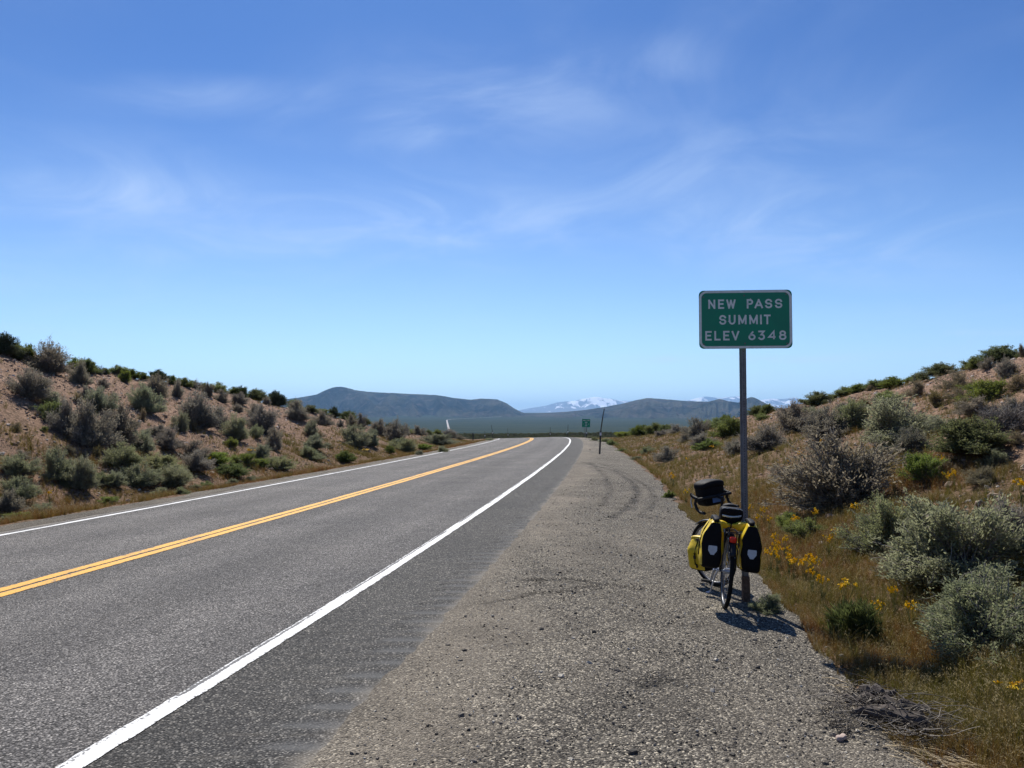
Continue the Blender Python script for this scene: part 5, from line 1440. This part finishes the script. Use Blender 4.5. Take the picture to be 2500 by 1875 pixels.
for t_ in TUFTS + SHORT: t_.materials.append(M_grass)
def put_grass(name, Y, u, hgt, tint, pieces, label):
    X = xy(Y, u); Z = T(Y, u); n = len(Y)
    rot = np.stack([rng.normal(size=n) * .10, rng.normal(size=n) * .10, rng.uniform(0, 6.283, n)], 1)
    return scatter(name, np.stack([X, Y, Z - .005], 1), hgt, rot, rng.integers(0, len(pieces), n), pieces, label, tint)
# right verge, thick and tall near the camera
n = 34000
Y = 2.2 + 16 * rng.uniform(size=n) ** 1.35; wv = 0.02 + 4.2 * rng.uniform(size=n) ** 1.5; u = edgeR(Y) + wv - .06 + .20 * fbm(Y / 1.3, Y * 0, 73, 4); X = xy(Y, u)
dens = sstep(-.5, .05, fbm(X / .55, Y / .55, 401, 3) + .35 * (1 - sstep(1.2, 3.5, wv)) - .22 * (1 - sstep(0, .35, wv)))
k = rng.uniform(size=n) < dens; Y, u, wv, X = Y[k], u[k], wv[k], X[k]
nz = fbm(X / .9, Y / .9, 405, 3)
near = 1 - sstep(5.2, 7.0, Y)
tint = .66 + .22 * (1 - sstep(4.4, 5.0, Y)) - .34 * near * np.exp(-((wv - 1.0) / .75) ** 2) * (sstep(4.3, 5.0, Y)) - .10 * sstep(.8, 3, wv) + .55 * nz + .25 * fbm(X / .3, Y / .3, 407, 2) + rng.normal(size=len(Y)) * .10
tint = np.where(rng.uniform(size=len(Y)) < .15, .04, tint)
hg = (.13 + .13 * near * sstep(.1, .8, wv) + .05 * nz) * rng.uniform(.7, 1.25, len(Y)) * (.6 + .4 * sstep(.0, .4, wv))
put_grass('verge_grass', Y, u, hg, np.clip(tint, 0, 1), TUFTS, 'rusty and olive cheatgrass along the right edge of the gravel')
# right hillside
n = 46000
Y = 3 + 85 * rng.uniform(size=n) ** 1.5; wv = .1 + 9.5 * rng.uniform(size=n) ** 1.15; u = edgeR(Y) + wv; X = xy(Y, u)
low = 1 - sstep(4.5, 9.5, wv + 3 * fbm(X / 3, Y / 3, 411, 2))
k = rng.uniform(size=n) < np.clip(.06 + 1.0 * low * sstep(-.35, .2, fbm(X / 1.0, Y / 1.0, 413, 3)), 0, 1); Y, u, wv, X = Y[k], u[k], wv[k], X[k]
tint = np.clip(.44 + .62 * fbm(X / 2.2, Y / 2.2, 415, 3) + rng.normal(size=len(Y)) * .14 + .12 * (1 - sstep(0, 2, wv)), 0, 1); tint = np.where(rng.uniform(size=len(Y)) < .12, .03, tint)
put_grass('hillside_grass', Y, u, rng.uniform(.12, .27, len(Y)) * (1 - .3 * sstep(4, 9, wv)), tint, TUFTS[:3] + SHORT[:2], 'dry grass over the lower right hillside')
# left strip and low left bank
n = 62000
Y = 8 + 85 * rng.uniform(size=n) ** 1.25; v = 1.0 + 6.4 * rng.uniform(size=n) ** 1.25; u = LINE_L - v; X = xy(Y, u)
low = 1 - sstep(4.4, 7.4, v + 2.2 * fbm(X / 2.5, Y / 2.5, 421, 2))
k = rng.uniform(size=n) < np.clip(.05 + 1.0 * low * sstep(-.4, .1, fbm(X / .8, Y / .8, 423, 3)) * sstep(1.0, 1.35, v + .4 * fbm(X, Y, 425, 2)), 0, 1); Y, u, v, X = Y[k], u[k], v[k], X[k]
tint = np.clip(.82 + .55 * fbm(X / 1.6, Y / 2.4, 427, 3) + rng.normal(size=len(Y)) * .12 - .30 * sstep(2.0, 3.6, v), 0, 1); tint = np.where(rng.uniform(size=len(Y)) < .14, .03, tint)
put_grass('left_verge_grass', Y, u, rng.uniform(.10, .26, len(Y)) * (.75 + 1.0 * np.clip(fbm(X / 1.3, Y / 1.3, 429, 3), -.4, .6)), tint, TUFTS[:3] + SHORT[:2], 'reddish dry grass along the foot of the left bank')
# sprigs of dry plants sprinkled over both banks
n = 4200
side = rng.uniform(size=n) < .5; Y = 8 + 75 * rng.uniform(size=n) ** 1.2; wv = 3 + 10 * rng.uniform(size=n); u = np.where(side, edgeR(Y) + wv, LINE_L - wv)
put_grass('bank_tufts', Y, u, rng.uniform(.12, .30, n), np.clip(.35 + .3 * rng.normal(size=n), 0, 1), SHORT, 'small dry tufts sprinkled over the bare soil of the banks')

# stones
def stone_mesh(seed, flat=.55, n=1):
    rs = np.random.default_rng(seed); a = [(-1, 0, 0), (1, 0, 0), (0, -1, 0), (0, 1, 0), (0, 0, -1), (0, 0, 1)]
    V = np.concatenate([np.array(a, float), np.array([(x, y, z) for x in (-.62, .62) for y in (-.62, .62) for z in (-.62, .62)])])
    from mathutils.geometry import delaunay_2d_cdt
    import bmesh
    bm = bmesh.new()
    for p in V * rs.uniform(.7, 1.25, (len(V), 1)): bm.verts.new(p * np.array([1, rs.uniform(.6, .9), flat]))
    bmesh.ops.convex_hull(bm, input=bm.verts[:]); bmesh.ops.delete(bm, geom=[v for v in bm.verts if not v.link_faces], context='VERTS')
    me = bpy.data.meshes.new('stone'); bm.to_mesh(me); bm.free(); return me
def stone_mat(name, a, b, c3):
    m = Mat(name); r = m.rand(); c = m.mix(r, a, b); c = m.mix(m.rng(m.math('FRACT', m.math('MULTIPLY', r, 9.1)), .8, .82), c, c3)
    c = m.mix(1.0, c, m.mix(m.rng(m.noise(45, 4), .3, .7), (.75, .75, .75), (1.2, 1.2, 1.2)), 'MULTIPLY'); m.col(c); m.rough(.9); m.bump(m.noise(60, 4), .01, .6); return m.m
M_bstone = stone_mat('bank_stone', (0.16, 0.105, 0.072), (0.36, 0.265, 0.20), (0.48, 0.42, 0.36))
M_peb = stone_mat('grey_pebble', (0.05, 0.046, 0.04), (0.24, 0.21, 0.17), (0.50, 0.46, 0.38))
BST = [stone_mesh(300 + i) for i in range(5)]; PEB = [stone_mesh(320 + i, .7) for i in range(4)]
for m_ in BST: m_.materials.append(M_bstone)
for m_ in PEB: m_.materials.append(M_peb)
def srot(n, tilt=.35): return np.stack([rng.normal(size=n) * tilt, rng.normal(size=n) * tilt, rng.uniform(0, 6.283, n)], 1)
n = 20000                                    # pebbles on the gravel
Y = 2.6 + 22 * rng.uniform(size=n) ** 2.0; E = edgeR(Y); u = ASPH_R + .05 + (E - ASPH_R + .15) * rng.uniform(size=n) ** .8; X = xy(Y, u)
scatter('gravel_pebbles', np.stack([X, Y, T(Y, u) + .006], 1), np.clip(.0045 * np.exp(rng.normal(size=n) * .55), .002, .026), srot(n), rng.integers(0, 4, n), PEB, 'loose grey pebbles on the gravel shoulder')
n = 75000                                    # stones in the cut banks
side = rng.uniform(size=n) < .42; Y = 5 + 85 * rng.uniform(size=n) ** 1.5; wv = 1.5 + 12 * rng.uniform(size=n) ** .8; u = np.where(side, edgeR(Y) + wv - .8, LINE_L - wv - .8); X = xy(Y, u)
k = rng.uniform(size=n) < np.clip(.35 + 1.2 * fbm(X / 1.4, Y / 1.4, 441, 3) + .3, .08, 1); Y, u, X = Y[k], u[k], X[k]; n = len(Y)
scatter('bank_stones', np.stack([X, Y, T(Y, u) + .004], 1), np.clip(.024 * np.exp(rng.normal(size=n) * .6), .008, .10), srot(n), rng.integers(0, 5, n), BST, 'broken brown stones littering the cut banks')
for hill, cnt, left in ((hill_l, 130, True), (hill_r, 90, False)):   # the larger ones, single pieces of the bank
    for i in range(cnt):
        Yp = 9 + 36 * rng.uniform() ** 1.1 if left else 6 + 30 * rng.uniform() ** 1.2; wv = rng.uniform(4.0, 11.5); up = LINE_L - wv - .8 if left else float(edgeR(Yp)) + wv
        s = link('stone', BST[i % 5], None, hill); q = .055 + .06 * rng.uniform() ** 2; s.location = (float(xy(Yp, up)), Yp, float(T(Yp, up)) + q * .15); s.scale = (q, q * rng.uniform(.7, 1), q * rng.uniform(.6, 1)); s.rotation_euler = (rng.normal() * .3, rng.normal() * .3, rng.uniform(0, 6.28))
M_rock = stone_mat('pale_boulder', (0.36, 0.27, 0.22), (0.40, 0.30, 0.25), (0.42, 0.33, 0.28))
def boulder(x, y, wpx, label, flat=.62):
    import bmesh
    p = cast(x, y); s = wpx * p.y / F_PX / 2; me = stone_mesh(int(x), flat); bm = bmesh.new(); bm.from_mesh(me)
    bmesh.ops.bevel(bm, geom=bm.edges[:], offset=.14, segments=2, affect='EDGES'); bmesh.ops.triangulate(bm, faces=bm.faces[:]); bmesh.ops.subdivide_edges(bm, edges=bm.edges[:], cuts=1)
    for v in bm.verts: v.co *= 1 + .10 * float(fbm(v.co.x * 2.2 + 7, v.co.y * 2.2 + v.co.z * 3, 3, 3))
    bm.to_mesh(me); bm.free(); me.polygons.foreach_set('use_smooth', [True] * len(me.polygons)); me.set_sharp_from_angle(angle=R(28))
    o = link('boulder', me, M_rock); o.location = (p.x, p.y, p.z + s * flat * .35); o.scale = (s,) * 3; o.rotation_euler = (.1, -.1, rng.uniform(0, 6)); tag(o, label, 'rock')
boulder(2029, 1268, 40, 'pale pinkish boulder at the foot of the twiggy bush, right of the bicycle')
boulder(1683, 1266, 11, 'small brown stone on the gravel edge left of the handlebar bag', .7)
boulder(2046, 800 + 195, 20, 'grey flat rock lying in the bare soil of the right hillside', .5)
boulder(2113, 992, 22, 'flat grey brown rock under the low bright green shrub', .5)
boulder(172, 972, 10, 'pale stone lying alone in the soil of the left bank', .4)
boulder(1441, 1099, 5, 'white pebble on the gravel left of the leaning snow pole', .8)

# brush beyond the crest: a dark band on the brow of the hill
BR = []
for s in (1, 2, 3):
    rs = np.random.default_rng(900 + s); m_ = 380; az = rs.uniform(0, 6.283, m_); el = np.arcsin(rs.uniform(.05, 1, m_)); rad = rs.uniform(.75, 1, m_) * (1 + .2 * np.sin(az * 3 + s))
    c = np.stack([np.cos(az) * np.cos(el) * .5 * rad, np.sin(az) * np.cos(el) * .5 * rad, np.sin(el) * .62 * rad], 1); d = rs.normal(size=(m_, 3)); d /= np.linalg.norm(d, axis=1, keepdims=True)
    v, f = leaves_np(c, d, rs.uniform(.12, .24, m_), rs.uniform(.06, .12, m_), rs); BR.append(mesh_np('far_bush', v, [f], {'var': np.repeat(rs.uniform(size=m_), 4)}))
    BR[-1].materials.append(leaf_mat('far_brush_leaf', (0.050, 0.062, 0.030), (0.115, 0.125, 0.065)) if s == 1 else BR[0].materials[0])
n = 15000
rad = 128 + 270 * rng.uniform(size=n) ** .9; az = rng.uniform(-.36, .36, n); X, Y = rad * np.sin(az), rad * np.cos(az)
ud = uy(X, np.clip(Y, 0, 229)); k = ~((Y < 229) & (ud > -10) & (ud < 7)); X, Y = X[k], Y[k]; n = len(X)
near_ = Y < 165
Z = np.where(Y < 228, np.maximum(TXY(X, np.minimum(Y, 228)), zval_xy(X, Y)), zval_xy(X, Y))
scatter('brow_brush', np.stack([X, Y, Z - .05], 1), rng.uniform(.5, 1.35, n), np.stack([0 * X, 0 * X, rng.uniform(0, 6.28, n)], 1), rng.integers(0, 3, n), BR, 'dark sagebrush covering the brow of the hill beyond the crest')

# ------------------------------------------------------------------ uprooted dead sagebrush on the gravel
M_dw = wood_mat('dead_root_bark', (0.028, 0.022, 0.019), (0.12, 0.10, 0.088)); M_root = wood_mat('pale_rootlets', (0.05, 0.042, 0.035), (0.36, 0.32, 0.265))
def deadwood():
    c = cast(2135, 1772); o = tag(empty('dead_sagebrush', c), 'uprooted dead sagebrush with pale roots lying at the edge of the gravel', 'dead wood')
    rs = np.random.default_rng(77); k = c.y / F_PX
    def gp(x, y, dz=0.0): p = cast(x, y); return np.array([p.x - c.x, p.y - c.y, p.z - c.z + dz])
    m = MB()
    for x0, y0, x1, y1, r, h in ((2060, 1735, 2200, 1762, .030, .06), (2090, 1762, 2250, 1795, .036, .05), (2160, 1775, 2262, 1812, .044, .045), (2095, 1728, 2180, 1748, .03, .09), (2150, 1752, 2270, 1790, .024, .09)):
        a, b = gp(x0, y0, h * .7 + .03), gp(x1, y1, h + .05); pts = [a + (b - a) * t + rs.normal(size=3) * .012 * np.array([1, 1, .8]) for t in np.linspace(0, 1, 8)]
        m.tube([tuple(p) for p in pts], [r * 1.25 * q for q in (.35, .7, .95, 1, 1.05, .9, .7, .3)], 8)
    tr = m.build('trunk', M_dw, o, True); at = tr.data.attributes.new('var', 'FLOAT', 'POINT'); at.data.foreach_set('value', np.clip(rs.uniform(size=len(tr.data.vertices)), 0, 1).astype(np.float32))
    n = 300; P = []
    for i in range(n):
        t = rs.uniform(); a = gp(2030 + 250 * t + rs.normal() * 12, 1728 + 85 * t + rs.normal() * 18, abs(rs.normal()) * .05 + .05)
        ang = rs.normal() * .5 - .45 + (math.pi if rs.uniform() < .35 else 0); ln = rs.uniform(.08, .30)
        d = np.array([math.cos(ang), math.sin(ang), rs.normal() * .22]); b = a + d * ln; mid = (a + b) / 2 + rs.normal(size=3) * .055 * np.array([1, 1, .6])
        q = np.stack([a, (a + mid) / 2 + rs.normal(size=3) * .008, mid, (mid + b) / 2 + rs.normal(size=3) * .012, b]); q[:, 2] = np.maximum(q[:, 2], .006 + .01 * rs.uniform()); P.append(q)
    v, f = tubes_np(np.stack(P), rs.uniform(.0014, .0040, n), np.full(n, .0012), rs)
    link('twigs', mesh_np('twigs', v, [f], {'var': np.repeat(rs.uniform(size=n), 15)}), M_root, o)
    # the frayed root end to the left
    P = []
    for i in range(70):
        t = rs.uniform(); a = gp(2012 + 55 * t + rs.normal() * 5, 1738 + 62 * t + rs.normal() * 6, .01 + .03 * rs.uniform()); ang = rs.uniform(0, 6.28); b = a + np.array([math.cos(ang) * .05, math.sin(ang) * .05, rs.normal() * .02]); mid = (a + b) / 2 + rs.normal(size=3) * .018
        q = np.stack([a, mid, b]); q[:, 2] = np.maximum(q[:, 2], .005); P.append(q)
    v, f = tubes_np(np.stack(P), np.full(70, .0032), np.full(70, .0012), rs); link('rootlets', mesh_np('rootlets', v, [f], {'var': np.repeat(rs.uniform(size=70), 9)}), M_root, o)
    P = []
    for i in range(170):          # straw lying beside it
        x = rs.uniform(2150, 2420); a = gp(x, 1800 + (x - 2150) * .33 + rs.normal() * 22, .012); ang = -.75 + rs.normal() * .35; b = a + np.array([math.cos(ang), math.sin(ang), 0]) * rs.uniform(.06, .28); mid = (a + b) / 2 + np.append(rs.normal(size=2) * .015, .02 * rs.uniform())
        P.append(np.stack([a, mid, b]))
    for i in range(26):
        x = rs.uniform(1990, 2130); a = gp(x, 1640 + (x - 1990) * .62 + rs.normal() * 14, .01); ang = -.85 + rs.normal() * .3; b = a + np.array([math.cos(ang), math.sin(ang), 0]) * rs.uniform(.06, .22); P.append(np.stack([a, (a + b) / 2 + np.array([0, 0, .012]), b]))
    n = len(P); v, f = tubes_np(np.stack(P), np.full(n, .0020), np.full(n, .0014), rs)
    s = link('straw_litter', mesh_np('straw_litter', v, [f], {'var': np.repeat(rs.uniform(.4, 1, n), 9)}), wood_mat('straw', (0.34, 0.26, 0.14), (0.58, 0.47, 0.30))); s.location = c; s['kind'] = 'stuff'; s['label'] = 'pale straw stems lying beside the uprooted sagebrush'
deadwood()
p = cast(2052, 1808); m_ = MB(); m_.blob((.038, .022, .016), 3, 4, lambda q: Vector((q.x + .008 * math.sin(q.y * 90), q.y, q.z + .012 + .01 * (q.x > 0)))); ch = m_.build('wood_chip', M_rock, None, True); ch.location = p; ch.rotation_euler = (.1, .2, .5); tag(ch, 'white sided chip of wood on the gravel left of the uprooted sagebrush', 'wood chip')
